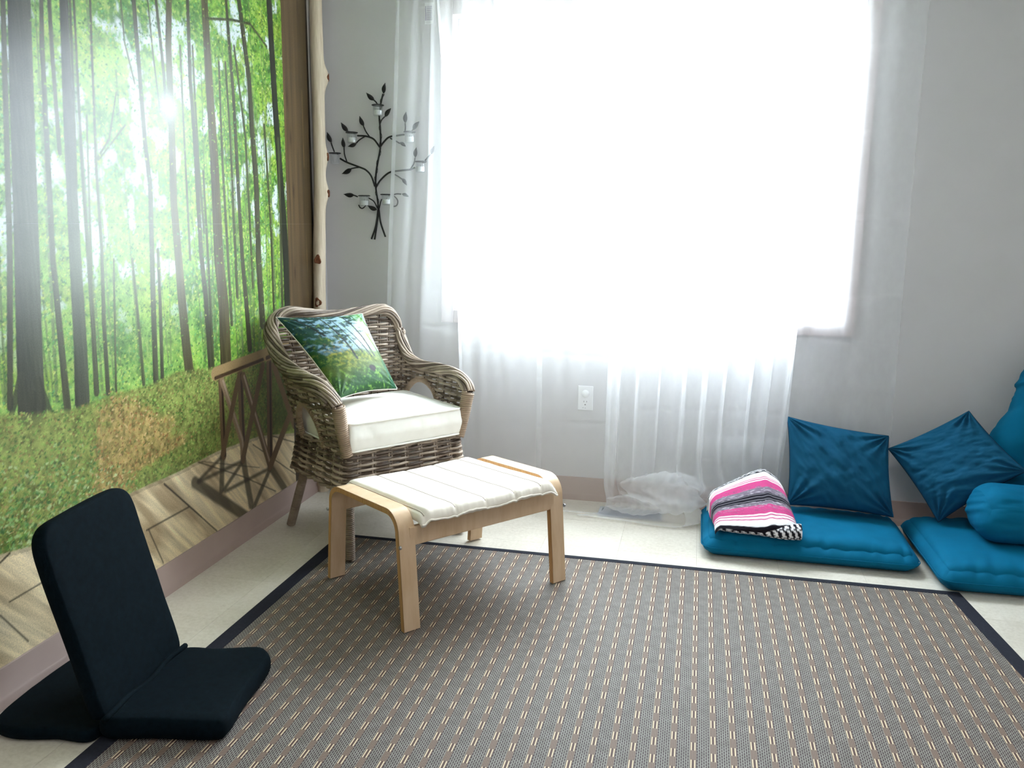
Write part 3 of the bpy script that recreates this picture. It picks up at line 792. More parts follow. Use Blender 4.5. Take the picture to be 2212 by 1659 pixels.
# ------------------------------------------------------------------ woven rug with dark binding
rug = thing('woven_rug', 'large brown woven rug with checked pattern and black fabric binding', 'rug', (-.2, 1.9, 0))
RB = dict(bl=(-1.397, 3.087), br=(.957, 3.087), fr=(1.235, .45), fl=(-1.405, .45))
def rq(s, t):   # s across 0..1, t back..front 0..1
    a = np.array(RB['bl']) * (1 - s) + np.array(RB['br']) * s; b = np.array(RB['fl']) * (1 - s) + np.array(RB['fr']) * s
    return a * (1 - t) + b * t
def rug_quad(name, q, z0, z1, mat):
    mb = MB(); V = [(x, y, z0) for x, y in q] + [(x, y, z1) for x, y in q]
    mb.add(V, [(0, 1, 2, 3), (7, 6, 5, 4), (0, 4, 5, 1), (1, 5, 6, 2), (2, 6, 7, 3), (3, 7, 4, 0)])
    return mb.build(name, mat, rug, smooth=False)
inset = .042
def ins(q, d):
    q = np.array(q); c = q.mean(0); return [tuple(p + np.sign(c - p) * d) for p in q]
outer = [RB['bl'], RB['br'], RB['fr'], RB['fl']]; inner = ins(outer, inset)
inner[0] = (RB['bl'][0] + .055, RB['bl'][1] - .024); inner[1] = (RB['br'][0] - .048, RB['br'][1] - .030)
rug_quad('woven_field', ins(inner, -.006), .0004, .0045, M['rug'])
for k in range(4):
    bevel(rug_quad('binding_strip', [outer[k], outer[(k + 1) % 4], inner[(k + 1) % 4], inner[k]], .0003, .0062, M['binding']), .0015)

# ------------------------------------------------------------------ wicker armchair
CA = math.radians(51.0)
CO = np.array([-1.0825, 3.0232, 0.0]); CU = np.array([math.cos(CA), math.sin(CA), 0]); CB = np.array([-math.sin(CA), math.cos(CA), 0])
def CW(p):
    p = np.asarray(p, float); return CO + p[..., 0:1] * CU + p[..., 1:2] * CB + p[..., 2:3] * np.array([0, 0, 1.0])
chair = thing('wicker_armchair', 'brown wicker armchair with braided rim in corner by forest mural', 'armchair', tuple(CO))
RIM = np.array([(-.288, -.005, .600), (-.303, .03, .650), (-.315, .09, .682), (-.32, .20, .695), (-.32, .335, .715), (-.32, .44, .768), (-.318, .50, .83), (-.292, .522, .884),
                (-.23, .525, .908), (-.13, .53, .892), (-.01, .53, .880), (.14, .53, .892), (.215, .525, .893), (.262, .52, .852), (.284, .505, .765), (.29, .45, .685),
                (.298, .36, .658), (.302, .20, .662), (.302, .08, .655), (.302, .02, .625), (.298, -.005, .585)])
BOT = np.array([(-.262, 0), (-.264, .03), (-.266, .09), (-.268, .19), (-.268, .31), (-.262, .39), (-.235, .43), (-.2, .445), (-.16, .45), (-.09, .45), (0, .45),
                (.1, .45), (.16, .45), (.2, .445), (.235, .43), (.262, .39), (.268, .31), (.268, .19), (.266, .09), (.264, .03), (.262, 0)])
ZS = .42
both = spline(np.hstack([RIM, BOT, np.full((21, 1), ZS)]), 520)
rimP, botP = both[:, :3], both[:, 3:]
arc = np.r_[0, np.cumsum(np.linalg.norm(np.diff(rimP, axis=0), axis=1) * .55 + np.linalg.norm(np.diff(botP, axis=0), axis=1) * .45)]
def shellN(i):   # outward normal in plan
    tg = np.gradient(botP[:, :2], axis=0) + np.gradient(rimP[:, :2], axis=0); tg /= np.linalg.norm(tg, axis=1)[:, None]
    return np.stack([-tg[:, 1], tg[:, 0], np.zeros(len(tg))], 1)[i]
SN = shellN(np.arange(520))
HB, HW, HT = .33, .125, .597
HLB, HLW, HLT = .255, .095, .575
def hole_z(p):   # top of the arched opening at a bottom point (0 when outside)
    side = np.abs(p[:, 0]) > .24
    lf = p[:, 0] < 0
    d = (p[:, 1] - np.where(lf, HLB, HB * .93)) / np.where(lf, HLW, HW)
    return np.where(side & (np.abs(d) < 1), ZS + .03 + (np.where(lf, HLT, HT) - ZS - .03) * np.sqrt(np.clip(1 - d * d, 0, 1)), 0)
HZ = hole_z(botP)
ST = .048
mb = MB(); row = 0
for z in np.arange(.428, .905, .0112):
    ok = (rimP[:, 2] - .012 > z) & (HZ < z)
    f = (z - ZS) / (rimP[:, 2] - ZS)
    pos = botP * (1 - f[:, None]) + rimP * f[:, None]
    off = .0052 * np.cos(math.pi * (arc / ST + row)); pos = pos + SN * off[:, None]
    pos[:, 2] += .0012 * np.sin(arc * 37 + row * 2.1)
    idx = np.where(ok)[0]
    for run in np.split(idx, np.where(np.diff(idx) > 1)[0] + 1):
        if len(run) < 8: continue
        mb.tube(CW(pos[run[::2]]), .0056 * rng.uniform(.85, 1.1), 6, tint=rng.random())
    row += 1
tag(mb.build('back_and_arm_weave', M['wicker'], chair), kind='stuff')
mb = MB()
for s in np.arange(.03, arc[-1], ST):
    i = int(np.searchsorted(arc, s)); i = min(i, 519)
    z0 = max(ZS, HZ[i])
    f0 = (z0 - ZS) / (rimP[i, 2] - ZS)
    for o in (-.0052, .0052):
        tg = np.array([SN[i, 1], -SN[i, 0], 0]) * o
        A = botP[i] * (1 - f0) + rimP[i] * f0 + tg; B = rimP[i] + tg
        mb.tube(CW(np.linspace(A, B, 8)), .0042, 5, tint=rng.random() * .6)
tag(mb.build('upright_stakes', M['wicker'], chair), kind='stuff')

# braided rim: a core and eight canes twisting round it
def braid(name, path, rx, rz, ncane, pitch, rc, parent, mat):
    P = resample(path, 260); T, N, B = frames(P)
    d = np.r_[0, np.cumsum(np.linalg.norm(np.diff(P, axis=0), axis=1))]
    core = MB(); core.tube(P, rx * .62, 10, tint=.15); par = core.build(name, mat, parent)
    up = np.array([0, 0, 1.0])
    out = np.stack([T[:, 1], -T[:, 0], np.zeros(len(T))], 1); out /= np.linalg.norm(out, axis=1)[:, None] + 1e-9
    out = np.where((np.abs(T[:, 2:3]) > .97), N, out); nn = np.cross(out, T)
    for k in range(ncane):
        a = 2 * math.pi * k / ncane + d / pitch * 2 * math.pi
        rr = 1 + .10 * np.sin(d * 40 + k * 1.7)
        Q = P + out * (np.cos(a) * rx * rr)[:, None] + nn * (np.sin(a) * rz * rr)[:, None]
        m = MB(); m.tube(Q[::1], rc, 6, tint=rng.random()); m.build('cane', mat, par)
    return par
braid('braided_rim', CW(rimP[4:516:2]), .0215, .018, 11, .62, .0058, chair, M['wicker'])
# thicker outer canes over the arms
for sgn, rg in ((-1, slice(14, 185)), (1, slice(345, 505))):
    seg_ = rimP[rg].copy()
    seg_[:, 0] += sgn * .012; seg_[:, 2] -= .016
    braid('arm_braid', CW(seg_[::2]), .018, .016, 9, .52, .0056, chair, M['wicker'])

def wrapped(name, path, r, rc, pitch, parent, mat, taper=None):
    P = resample(path, 60); d = np.r_[0, np.cumsum(np.linalg.norm(np.diff(P, axis=0), axis=1))]
    core = MB(); core.tube(P, r * .9, 12, tint=.2); par = core.build(name, mat, parent)
    turns = d[-1] / pitch; n = int(turns * 14) + 2; t = np.linspace(0, d[-1], n)
    Q = np.stack([np.interp(t, d, P[:, k]) for k in range(3)], 1); T, N, B = frames(Q)
    rr = np.interp(t, [0, d[-1]], taper or (r, r)); a = t / pitch * 2 * math.pi
    H = Q + (np.cos(a) * rr)[:, None] * N + (np.sin(a) * rr)[:, None] * B
    w = MB(); w.tube(H, rc, 5, tint=.55)
    tag(w.build('cane_wrapping', mat, par), kind='stuff')
    return par
for s in (-1, 1):
    top = RIM[0] if s < 0 else RIM[-1]
    wrapped('arm_post', CW(np.array([(top[0] - s * .002, 0, top[2] + .012), ((top[0] + s * .255) / 2, .002, (top[2] + .43) / 2), (s * .252, .003, .418)])), .0205, .0042, .0078, chair, M['wicker_pale'], (.023, .019))
for nm, a, b in (('leg', (-.243, .012, .40), (-.253, .0, .0)), ('leg', (.243, .012, .40), (.255, .0, .0)), ('leg', (-.235, .36, .36), (-.262, .515, .0)), ('leg', (.235, .36, .36), (.262, .515, .0))):
    wrapped(nm, CW(np.array([a, ((a[0] + b[0]) / 2, (a[1] + b[1]) / 2, (a[2] + b[2]) / 2), (b[0], b[1], .0112 if b[1] < .1 else .0045)])), .0155, .0040, .0075, chair, M['wicker'])
# seat base: closed rows of weave round the four sides
def base_loop(z):
    e = 1 + .085 * np.clip((.42 - z) / .14, 0, 1); hx, y0, y1, r = .262 * e, -.004 - .02 * (e - 1), .44 * e ** .5, .03
    c = []
    for cx, cy, a0 in ((hx - r, y0 + r, -90), (hx - r, y1 - r, 0), (-hx + r, y1 - r, 90), (-hx + r, y0 + r, 180)):
        for a in np.linspace(a0, a0 + 90, 6): c.append((cx + r * math.cos(math.radians(a)), cy + r * math.sin(math.radians(a)), z))
    c = np.array(c); c = np.vstack([c, c[:1]])
    P = resample(c, 241)[:-1]; d = np.arange(240) / 240
    tg = np.roll(P, -1, 0) - np.roll(P, 1, 0); tg /= np.linalg.norm(tg, axis=1)[:, None]
    return P, d, np.stack([tg[:, 1], -tg[:, 0], np.zeros(240)], 1)
mb = MB(); NST = 28
for row, z in enumerate(np.arange(.286, .424, .0112)):
    P, d, N = base_loop(z)
    P = P + N * (.0056 * np.cos(math.pi * (d * NST + row)))[:, None]
    P[:, 2] += .0014 * np.sin(d * 60 + row * 1.9)
    mb.tube(CW(P), .0057, 6, closed=True, tint=rng.random())
tag(mb.build('seat_base_weave', M['wicker'], chair), kind='stuff')
mb = MB(); Pa, d, N = base_loop(.284); Pb, _, _ = base_loop(.424)
for k in range(NST):
    i = int((k + .5) * 240 / NST) % 240
    for o in (-1, 1):
        j = (i + o) % 240
        mb.tube(CW(np.linspace(Pa[i] + (Pa[j] - Pa[i]) * .75, Pb[i] + (Pb[j] - Pb[i]) * .75, 6)), .0042, 5, tint=.7)
tag(mb.build('seat_base_stakes', M['wicker'], chair), kind='stuff')
mb = MB()
for z, q in ((.279, 0), (.283, 1), (.428, 2)):
    P, d, N = base_loop(z); P = P + N * (.006 * np.cos(2 * math.pi * d * 18 + q * math.pi))[:, None]; P[:, 2] += .004 * np.sin(2 * math.pi * d * 18 + q * math.pi)
    mb.tube(CW(P), .0062, 6, closed=True, tint=.5)
mb.build('base_edge_canes', M['wicker'], chair)
mb = MB(); mb.box(-.245, .245, .012, .425, .418, .428, M=CW, tint=.2); mb.build('seat_deck', M['wicker'], chair, smooth=False)
# arched openings bound in pale cane
for s in (-1, 1):
    th = np.linspace(0, math.pi, 40)
    hb, hw, ht = (HLB, HLW, HLT) if s < 0 else (HB * .93, HW, HT)
    y = hb - hw * np.cos(th); z = ZS + .03 + (ht - ZS - .03) * np.sin(th)
    pts = []
    for yy, zz_ in zip(y, z):
        half = slice(0, 200) if s < 0 else slice(320, 520)
        i = int(np.argmin(np.abs(botP[half, 1] - yy) + (np.abs(botP[half, 0]) < .2) * 9)) + half.start
        f = (zz_ - ZS) / (rimP[i, 2] - ZS); q = botP[i] * (1 - f) + rimP[i] * f; pts.append((q[0], q[1], zz_))
    pts = [(s * .268, hb - hw, ZS)] + pts + [(s * .266, hb + hw, ZS)]
    wrapped('arch_binding', CW(np.array(pts)), .0095, .0034, .0068, chair, M['wicker_pale'])

# white box cushion on the chair
def cush_disp(P, q):
    u, b = q[..., 0], q[..., 1]; top = np.clip(q[..., 2], 0, 1)
    crown = (1 - u ** 2) * (1 - b ** 2)
    P = P.copy(); P[..., 2] += top * (.026 * crown + .004 * (fnoise(P[..., 0] * 14, P[..., 1] * 14, 31) - .5))
    edge = np.abs(q).max(-1) > .97
    side = np.clip(1 - np.abs(q[..., 2]), 0, 1)
    sw = .010 * (fnoise(P[..., 0] * 30 + P[..., 2] * 9, P[..., 1] * 30 + P[..., 2] * 14, 33) - .5) + .005 * side
    P[..., 1] += np.where(b < -.97, -sw - .006 * side, 0); P[..., 0] += np.where(np.abs(u) > .97, np.sign(u) * sw, 0)
    return P
cu = thing('seat_cushion', 'plump white cotton box cushion on wicker armchair seat', 'cushion', tuple(CW(np.array([0, .2, .43]))))
mb = rounded_box(-.246, .252, -.012, .425, .431, .540, .012, 44, 40, 14, cush_disp)
mb.v = [CW(v) for v in mb.v]; mb.build('cushion_body', M['white_cloth'], cu, merge=.0004)
for z in (.538, .434):
    c = []
    hx0, hx1, y0, y1, r = -.247, .253, -.014, .427, .02
    for cx, cy, a0 in ((hx1 - r, y0 + r, -90), (hx1 - r, y1 - r, 0), (hx0 + r, y1 - r, 90), (hx0 + r, y0 + r, 180)):
        for a in np.linspace(a0, a0 + 90, 6): c.append((cx + r * math.cos(math.radians(a)), cy + r * math.sin(math.radians(a)), z))
    c = np.array(c); c = resample(np.vstack([c, c[:1]]), 161)[:-1]
    c[:, 2] += .003 * (fnoise(c[:, 0] * 12, c[:, 1] * 12, 8) - .5)
    mb = MB(); mb.tube(CW(c), .0042, 6, closed=True); mb.build('piping', M['white_cloth'], cu)

# ------------------------------------------------------------------ pillows
def pillow(name, mat, corners, thick, n=56, pinch=.07, wr=.006, seed=1, parent=None, col=None, wdir=(1, 1), power=.5, sag=0.0):
    TL, TR, BR, BL = [np.array(c, float) for c in corners]
    t = np.linspace(-1, 1, n + 1); t = np.sign(t) * (1 - (1 - np.abs(t)) ** 1.5)
    S, T = np.meshgrid(t, t)           # S left..right, T top..bottom
    S2 = S * (1 - pinch * (1 - T ** 2)); T2 = T * (1 - pinch * (1 - S ** 2))
    a, b = (S2 + 1) / 2, (T2 + 1) / 2
    P = (TL * (1 - a)[..., None] + TR * a[..., None]) * (1 - b)[..., None] + (BL * (1 - a)[..., None] + BR * a[..., None]) * b[..., None]
    N = np.cross(TR - BL, TL - BR); N /= np.linalg.norm(N)
    if N[1] > 0: N = -N
    h = ((1 - S ** 2) * (1 - T ** 2)) ** power * thick * (1 + sag * T)
    ang = math.atan2(wdir[1], wdir[0]); ru, rv = S * math.cos(ang) + T * math.sin(ang), -S * math.sin(ang) + T * math.cos(ang)
    w = (fnoise(ru * 1.6, rv * 7, seed, 4) - .5) * 2 * wr + (fnoise(S * 3, T * 3, seed + 5, 3) - .5) * wr
    # folds running in from the corners
    for sx in (-1, 1):
        for sy in (-1, 1):
            dx, dy = S - sx, T - sy; rr = np.hypot(dx, dy); an = np.arctan2(dy * sy, dx * sx)
            w = w + wr * 1.1 * np.exp(-(rr / .55) ** 2) * np.sin(an * 16 + seed + sx)
    w = w * np.clip((1 - np.maximum(np.abs(S), np.abs(T))) * 6, 0, 1)
    F = P + N * (h + w)[..., None]; Bk = P - N * (h * .8 + w * .5)[..., None]
    mb = MB(); mb.grid(F, flip=True); mb.grid(Bk)
    me = mb.mesh(name, True)
    if col is not None:
        c = np.concatenate([col(S, T), col(S, T) * 0 + np.array(L(210, 205, 190))], 0).reshape(-1, 3)
        at = me.attributes.new('col', 'FLOAT_COLOR', 'POINT'); at.data.foreach_set('color', np.concatenate([c, np.ones((len(c), 1))], 1).astype(np.float32).ravel())
    bm = bmesh.new(); bm.from_mesh(me)
    if col is None: bmesh.ops.remove_doubles(bm, verts=bm.verts, dist=.0003)
    bmesh.ops.recalc_face_normals(bm, faces=bm.faces); bm.to_mesh(me); bm.free()
    o = link(name, me, mat, parent)
    # edge seam
    e = np.concatenate([P[0, :-1], P[:-1, -1], P[-1, :0:-1], P[:0:-1, 0]])
    return o, e

def forest_print(S, T):
    x = (S + 1) / 2; y = (T + 1) / 2          # y down
    lin = lambda *c: np.array(L(*c))
    C = np.zeros(S.shape + (3,))
    def over(m, c): C[...] = C * (1 - m[..., None]) + np.asarray(c) * m[..., None]
    n1 = fnoise(x * 9, y * 9, 41, 4); n2 = fnoise(x * 30, y * 40, 42, 3); n3 = fnoise(x * 14, y * 34, 43, 4)
    C[...] = lin(104, 150, 180) * (1 - x[..., None]) + lin(190, 220, 226) * x[..., None]
    over(np.clip((y - .50 + .12 * (n1 - .5)) / .06, 0, 1), lin(84, 108, 44))
    over(np.clip((n3 - .43 + .25 * (.40 - x) + .16 * (.3 - y)) * 9, 0, 1) * np.clip((.58 - y) / .1, 0, 1), lin(22, 66, 62))
    over(np.clip((n1 - .50 + .3 * (.42 - x)) * 6, 0, 1) * np.clip((y - .2) / .1, 0, 1) * np.clip((.74 - y) / .1, 0, 1) * np.clip((.62 - x) / .12, 0, 1), lin(32, 84, 44))
    over(np.clip((n2 - .5) * 5, 0, 1) * np.exp(-((x - .33) / .22) ** 2 - ((y - .66) / .2) ** 2), lin(196, 168, 62))
    over(np.exp(-((x - .78) / .13) ** 2 - ((y - .42) / .10) ** 2) * .9 * np.clip((x - .52) / .1, 0, 1), lin(246, 250, 246))
    over(np.clip((n2 - .42) * 4, 0, 1) * np.clip((y - .55) / .05, 0, 1) * .6, lin(66, 118, 52))
    over(np.exp(-((x - .62) / .3) ** 2 - ((y - .64) / .07) ** 2) * np.clip((n2 - .3) * 3, 0, 1) * .6, lin(176, 176, 72))
    over(np.clip((y - .76 + .2 * (n1 - .5)) / .12, 0, 1) * .8, lin(26, 82, 46))
    over(np.clip((n2 - .52) * 6, 0, 1) * np.clip((y - .72) / .1, 0, 1) * .7, lin(112, 166, 72))
    def trunk(pts, w, c):
        p = np.array(pts); xc = np.interp(y, p[:, 1], p[:, 0]); ww = np.interp(y, [p[0, 1], p[-1, 1]], [w * .6, w])
        over(np.clip((ww - np.abs(x - xc)) / .008 + .5, 0, 1) * ((y >= p[0, 1]) & (y <= p[-1, 1])), c)
    dk = lin(24, 36, 36)
    trunk([(.10, 0), (.16, .12), (.27, .34)], .018, dk); trunk([(.22, .05), (.30, .28)], .010, dk); trunk([(.38, .0), (.44, .3), (.47, .45), (.49, .66)], .016, dk)
    trunk([(.50, .1), (.56, .4), (.62, .58)], .010, dk); trunk([(.57, .15), (.68, .45), (.74, .64)], .011, dk); trunk([(.66, .0), (.76, .35), (.80, .63)], .016, dk)
    trunk([(.80, .0), (.86, .25), (.93, .62)], .018, lin(40, 70, 40)); trunk([(.90, .0), (.97, .2)], .02, lin(30, 62, 40))
    over(np.exp(-((x - .90) / .05) ** 2 - ((y - .22) / .22) ** 2) * .75, lin(176, 236, 70)); over(np.exp(-((x - .875) / .05) ** 2 - ((y - .20) / .07) ** 2), (1, 1, 1))
    over(np.clip((np.exp(-((x - .66) / .06) ** 2 - ((y - .78) / .045) ** 2) - .4) * 6, 0, 1), lin(44, 38, 40))
    over(np.clip((.05 - np.abs(x - (.93 + (y - .6) * .02)) - .03 * (y < .62)) / .02, 0, 1) * np.clip((y - .62) / .05, 0, 1) * .8, lin(30, 92, 66))
    over(np.clip((x - .72) / .15, 0, 1) * np.clip((.16 - y) / .08, 0, 1) * (.4 + .6 * n1), lin(70, 140, 66))
    C[...] *= .8
    over(np.clip((n2 - .66) * 8, 0, 1) * .35, lin(150, 186, 80))
    return np.clip(C, .004, .95)

# printed forest pillow leaning in the chair
tl = CW(np.array([-.318, .452, .897])); tr = CW(np.array([.054, .43, .893])); br = CW(np.array([.112, .25, .590])); bl = CW(np.array([-.196, .155, .604]))
fp = thing('forest_pillow', 'square pillow printed with green forest scene leaning in wicker armchair', 'pillow', tuple(CW(np.array([-.05, .25, .58]))))
_, e = pillow('pillow_cover', M['pillow_print'], (tl, tr, br, bl), .058, 150, .07, .0016, 3, fp, forest_print, (1, .3))
mb = MB(); mb.tube(resample(np.vstack([e, e[:1]]), 200)[:-1], .0022, 5, closed=True); mb.build('edge_seam', M['cream_cloth'], fp)

# ------------------------------------------------------------------ bentwood footstool
FA = .8843747
FO = np.array([-.84758, 2.33057, .0062]); FE = np.array([math.cos(FA), math.sin(FA), 0]); FN = np.array([-math.sin(FA), math.cos(FA), 0])
def FW(p):
    p = np.asarray(p, float); zz_ = p[..., 2:3] * (1 + .012 - .075 * p[..., 1:2] / .535 * (p[..., 2:3] / .385))
    return FO + p[..., 0:1] * FE + p[..., 1:2] * FN + zz_ * np.array([0, 0, 1.0])
FD, FL_ = .5355, .6766
stool = thing('footstool', 'bent birch wood footstool with padded white seat on woven rug', 'footstool', tuple(FO))
def arch_profile(t0, t1):
    """outer and inner lines of one bent strip in the (n, z) plane"""
    H, lean, R = .385, .028, .075
    def line(o):
        r = R - o
        pts = []
        a, b = (0 + o, 0), (lean + o, H - R)
        pts += [(a[0] + (b[0] - a[0]) * k, b[1] * k) for k in np.linspace(0, 1, 10)[:-1]]
        c = (lean + R, H - R)
        pts += [(c[0] - r * math.cos(th), c[1] + r * math.sin(th)) for th in np.linspace(0, math.pi / 2, 12)]
        m = FD / 2; x1 = FD - lean - R
        pts += [(x, H - o ) for x in np.linspace(c[0], x1, 14)[1:-1]]
        c2 = (x1, H - R)
        pts += [(c2[0] + r * math.sin(th), c2[1] + r * math.cos(th)) for th in np.linspace(0, math.pi / 2, 12)]
        a, b = (FD - lean - o, H - R), (FD - o, 0)
        pts += [(a[0] + (b[0] - a[0]) * k, a[1] * (1 - k)) for k in np.linspace(0, 1, 10)[1:]]
        return np.array(pts)
    return line(t0), line(t1)
SW = .058
out, inn = arch_profile(0, .0205)
for e0, e1 in ((0, SW), (FL_ - SW, FL_)):
    mb = MB()
    O0 = np.c_[np.full(len(out), e0), out]; O1 = np.c_[np.full(len(out), e1), out]; I0 = np.c_[np.full(len(inn), e0), inn]; I1 = np.c_[np.full(len(inn), e1), inn]
    mb.grid(FW(np.stack([O0, O1], 1))); mb.grid(FW(np.stack([I1, I0], 1)))
    for k in (0, -1): mb.add(FW(np.array([O0[k], O1[k], I1[k], I0[k]])), [(0, 1, 2, 3)])
    par = bevel(mb.build('leg_frame', M['birch'], stool, sharp=30, merge=.00005), .0015)
    mb = MB(); eps = .0006
    for ee, s in ((e0 - eps, 1), (e1 + eps, -1)):
        A = np.c_[np.full(len(out), ee), out + (inn - out) * .04]; B = np.c_[np.full(len(inn), ee), out + (inn - out) * .96]
        mb.grid(FW(np.stack([B, A] if s > 0 else [A, B], 1)))
    mb.build('ply_edge', M['ply'], par)
for n0 in (.026, FD - .046):
    mb = MB(); mb.box(SW - .02, FL_ - SW + .02, n0, n0 + .020, .268, .330, M=FW); bevel(mb.build('side_rail', M['birch'], stool, smooth=False), .003)
for n0, s in ((.0075, -1), (FD - .0075, 1)):
    for ee in (.0, FL_):
        mb = MB(); c = FW(np.array([ee + (-.001 if ee == 0 else .001), n0 + (.010 if s < 0 else -.010) , .275])); d = -FE if ee == 0 else FE
        ring = lambda r, o: np.array([c + d * o + (FN * math.cos(x) + np.array([0, 0, 1]) * math.sin(x)) * r for x in np.linspace(0, 2 * np.pi, 13)[:-1]])
        mb.grid(np.array([ring(.0062, -.002), ring(.0062, .002), ring(.0045, .0035), ring(.0002, .0036)]), cv=True); mb.build('screw', M['steel'], stool)
# stitched pad slung between the frames
PE0, PE1, PN0, PN1 = .0592, FL_ - .0592, -.012, FD - .012
SEAMS_E = np.array([.075, .192, .312, .432, .548, .612])
def pad_top(e, n):
    m = (n - PN0) / (PN1 - PN0)
    d = np.minimum(e, FL_ - e)
    z = .388 - .016 * np.exp(-(np.clip(d - .058, 0, 1) / .020) ** 2) - .010 * np.sin(math.pi * np.clip((e - .05) / (FL_ - .1), 0, 1)) * (.6 + .4 * m)
    tuft = np.min(np.abs(e[..., None] - SEAMS_E), -1)
    z = z - .0045 * np.exp(-(tuft / .007) ** 2)
    z = z - .016 * np.clip((np.abs(m - .5) * 2 - .86) / .14, 0, 1) ** 2
    z = z + .004 * (fnoise(e * 12, n * 12, 51) - .5) + .005 * (fnoise(e * 70, n * 8, 52) - .5) * np.clip((.13 - m) / .13, 0, 1)
    return z
ek = np.linspace(PE0, PE1, 140); nk = np.linspace(PN0, PN1, 70)
Eg, Ng = np.meshgrid(ek, nk)
zt = pad_top(Eg, Ng)
edge = np.minimum(np.minimum((Eg - PE0), (PE1 - Eg)), np.minimum(Ng - PN0, PN1 - Ng))
round_ = .016 * np.sqrt(np.clip(edge / .016, 0, 1) * (2 - np.clip(edge / .016, 0, 1)))
under_arch = 0.0
zt = zt - .014 + round_ * .9 - under_arch * .010
zb = zt - .008 - round_ * 1.35 + under_arch * .012
pad = thing('footstool_pad', 'stitched white canvas pad slung on the birch footstool frame', 'cushion', tuple(FW(np.array([.34, .26, .36]))))
mb = MB(); mb.grid(FW(np.stack([Eg, Ng, zt], -1))); mb.grid(FW(np.stack([Eg, Ng, zb], -1)), flip=True)
for A in (np.s_[0, :], np.s_[-1, :], np.s_[:, 0], np.s_[:, -1]):
    mb.grid(FW(np.stack([np.stack([Eg[A], Ng[A], zt[A]], -1), np.stack([Eg[A], Ng[A], zb[A]], -1)], 0)))
mb.build('pad_cover', M['cream_cloth'], pad, merge=.0003)
for e in SEAMS_E:
    nn_ = np.linspace(PN0 + .012, PN1 - .01, 50); i = int(np.argmin(np.abs(ek - e)))
    zs = np.interp(nn_, nk, zt[:, i])
    mb = MB(); mb.tube(FW(np.stack([np.full(50, ek[i]), nn_, zs + .0004], -1)), .0016, 5); mb.build('stitched_seam', M['seam'], pad)
for n0, k in ((PN0, 0), (PN1, -1)):
    mb = MB(); mb.tube(FW(np.stack([ek, np.full(140, n0), (zt[k] + zb[k]) / 2 + .004 * np.sin(ek * 30)], -1)), .0038, 6); mb.build('piping', M['cream_cloth'], pad)

# ------------------------------------------------------------------ black floor chair
def ring_slab(mb, outline, z0, z1, r, crown, T):
    """puffy slab over a convex outline (k,2); T maps local (a,b,c) to world"""
    O = np.asarray(outline, float); c = O.mean(0); k = len(O)
    prv, nxt = np.roll(O, 1, 0), np.roll(O, -1, 0); tg = nxt - prv; tg /= np.linalg.norm(tg, axis=1)[:, None]; nrm = np.stack([-tg[:, 1], tg[:, 0]], 1)
    if ((c - O) * nrm).sum() < 0: nrm = -nrm
    lay = []
    for f in (.0, .35, .7): lay.append((c + (O + nrm * r * .6 - c) * (f if f else 1e-3), z0 - crown * .3 * (1 - f)))
    for a in np.linspace(-90, 90, 9):
        q = math.radians(a); lay.append((O + nrm * r * (1 - math.cos(q)), (z0 + z1) / 2 + ((z1 - z0) / 2) * math.sin(q)))
    for f in (.88, .7, .5, .3, .12, .001):
        lay.append((c + (O + nrm * r - c) * f, z1 + crown * (1 - f ** 2)))
    P = np.array([np.c_[o, np.full(k, z)] for o, z in lay])
    P[:, :, 2] += .003 * (fnoise(P[..., 0] * 16, P[..., 1] * 16, 61) - .5) * (np.arange(len(lay)) > 6)[:, None]
    mb.grid(T(P), cv=True)
def smooth_poly(pts, n=64): return spline(np.array(pts, float), n, closed=True)
fc = thing('floor_chair', 'black canvas folding floor chair standing by the mural wall', 'floor chair', (-1.39, 1.81, 0))
idT = lambda P: P
mb = MB(); ring_slab(mb, smooth_poly([(-1.395, 1.632), (-1.25, 1.652), (-1.115, 1.678), (-1.088, 1.705), (-1.108, 1.83), (-1.128, 1.99), (-1.150, 2.035), (-1.195, 2.055), (-1.30, 2.022), (-1.405, 1.992), (-1.402, 1.81)], 90), .008, .066, .016, .004, idT)
mb.build('seat', M['black_cloth'], fc)
mb = MB(); ring_slab(mb, smooth_poly([(-1.400, 1.628), (-1.50, 1.600), (-1.60, 1.578), (-1.665, 1.592), (-1.690, 1.640), (-1.703, 1.75), (-1.706, 1.92), (-1.690, 1.965), (-1.60, 1.985), (-1.41, 1.985)], 90), .004, .036, .010, .002, idT)
mb.build('rear_support', M['black_cloth'], fc)
h0 = np.array([-1.383, 1.622, .052]); h1 = np.array([-1.408, 1.992, .052]); ax = (h1 - h0) / np.linalg.norm(h1 - h0)
upv = np.array([-.265, .0, 1.0]); upv -= ax * (upv @ ax); upv /= np.linalg.norm(upv); nv = np.cross(ax, upv)
if nv[0] < 0: nv = -nv
BT = lambda P: h0 + P[..., 0:1] * ax + P[..., 1:2] * upv + P[..., 2:3] * nv
W_ = np.linalg.norm(h1 - h0)
mb = MB(); ring_slab(mb, smooth_poly([(.002, .03), (.0, .20), (-.004, .40), (.004, .475), (.035, .508), (.10, .516), (W_ - .10, .520), (W_ - .035, .512), (W_ - .004, .478), (W_, .38), (W_ + .002, .18), (W_ + .004, .04), (W_ - .012, .006), (W_ - .05, -.004), (W_ / 2, -.007), (.05, -.005), (.014, .005)], 110), -.030, .012, .012, .002, BT)
mb.build('backrest', M['black_cloth'], fc)
mb = MB(); s = np.linspace(-.003, W_ + .004, 30); mb.tube(BT(np.stack([s, .012 + .004 * np.sin(s * 25), .016 + .003 * np.sin(s * 40)], -1)), .008, 7); mb.build('hinge_fold', M['black_cloth'], fc)

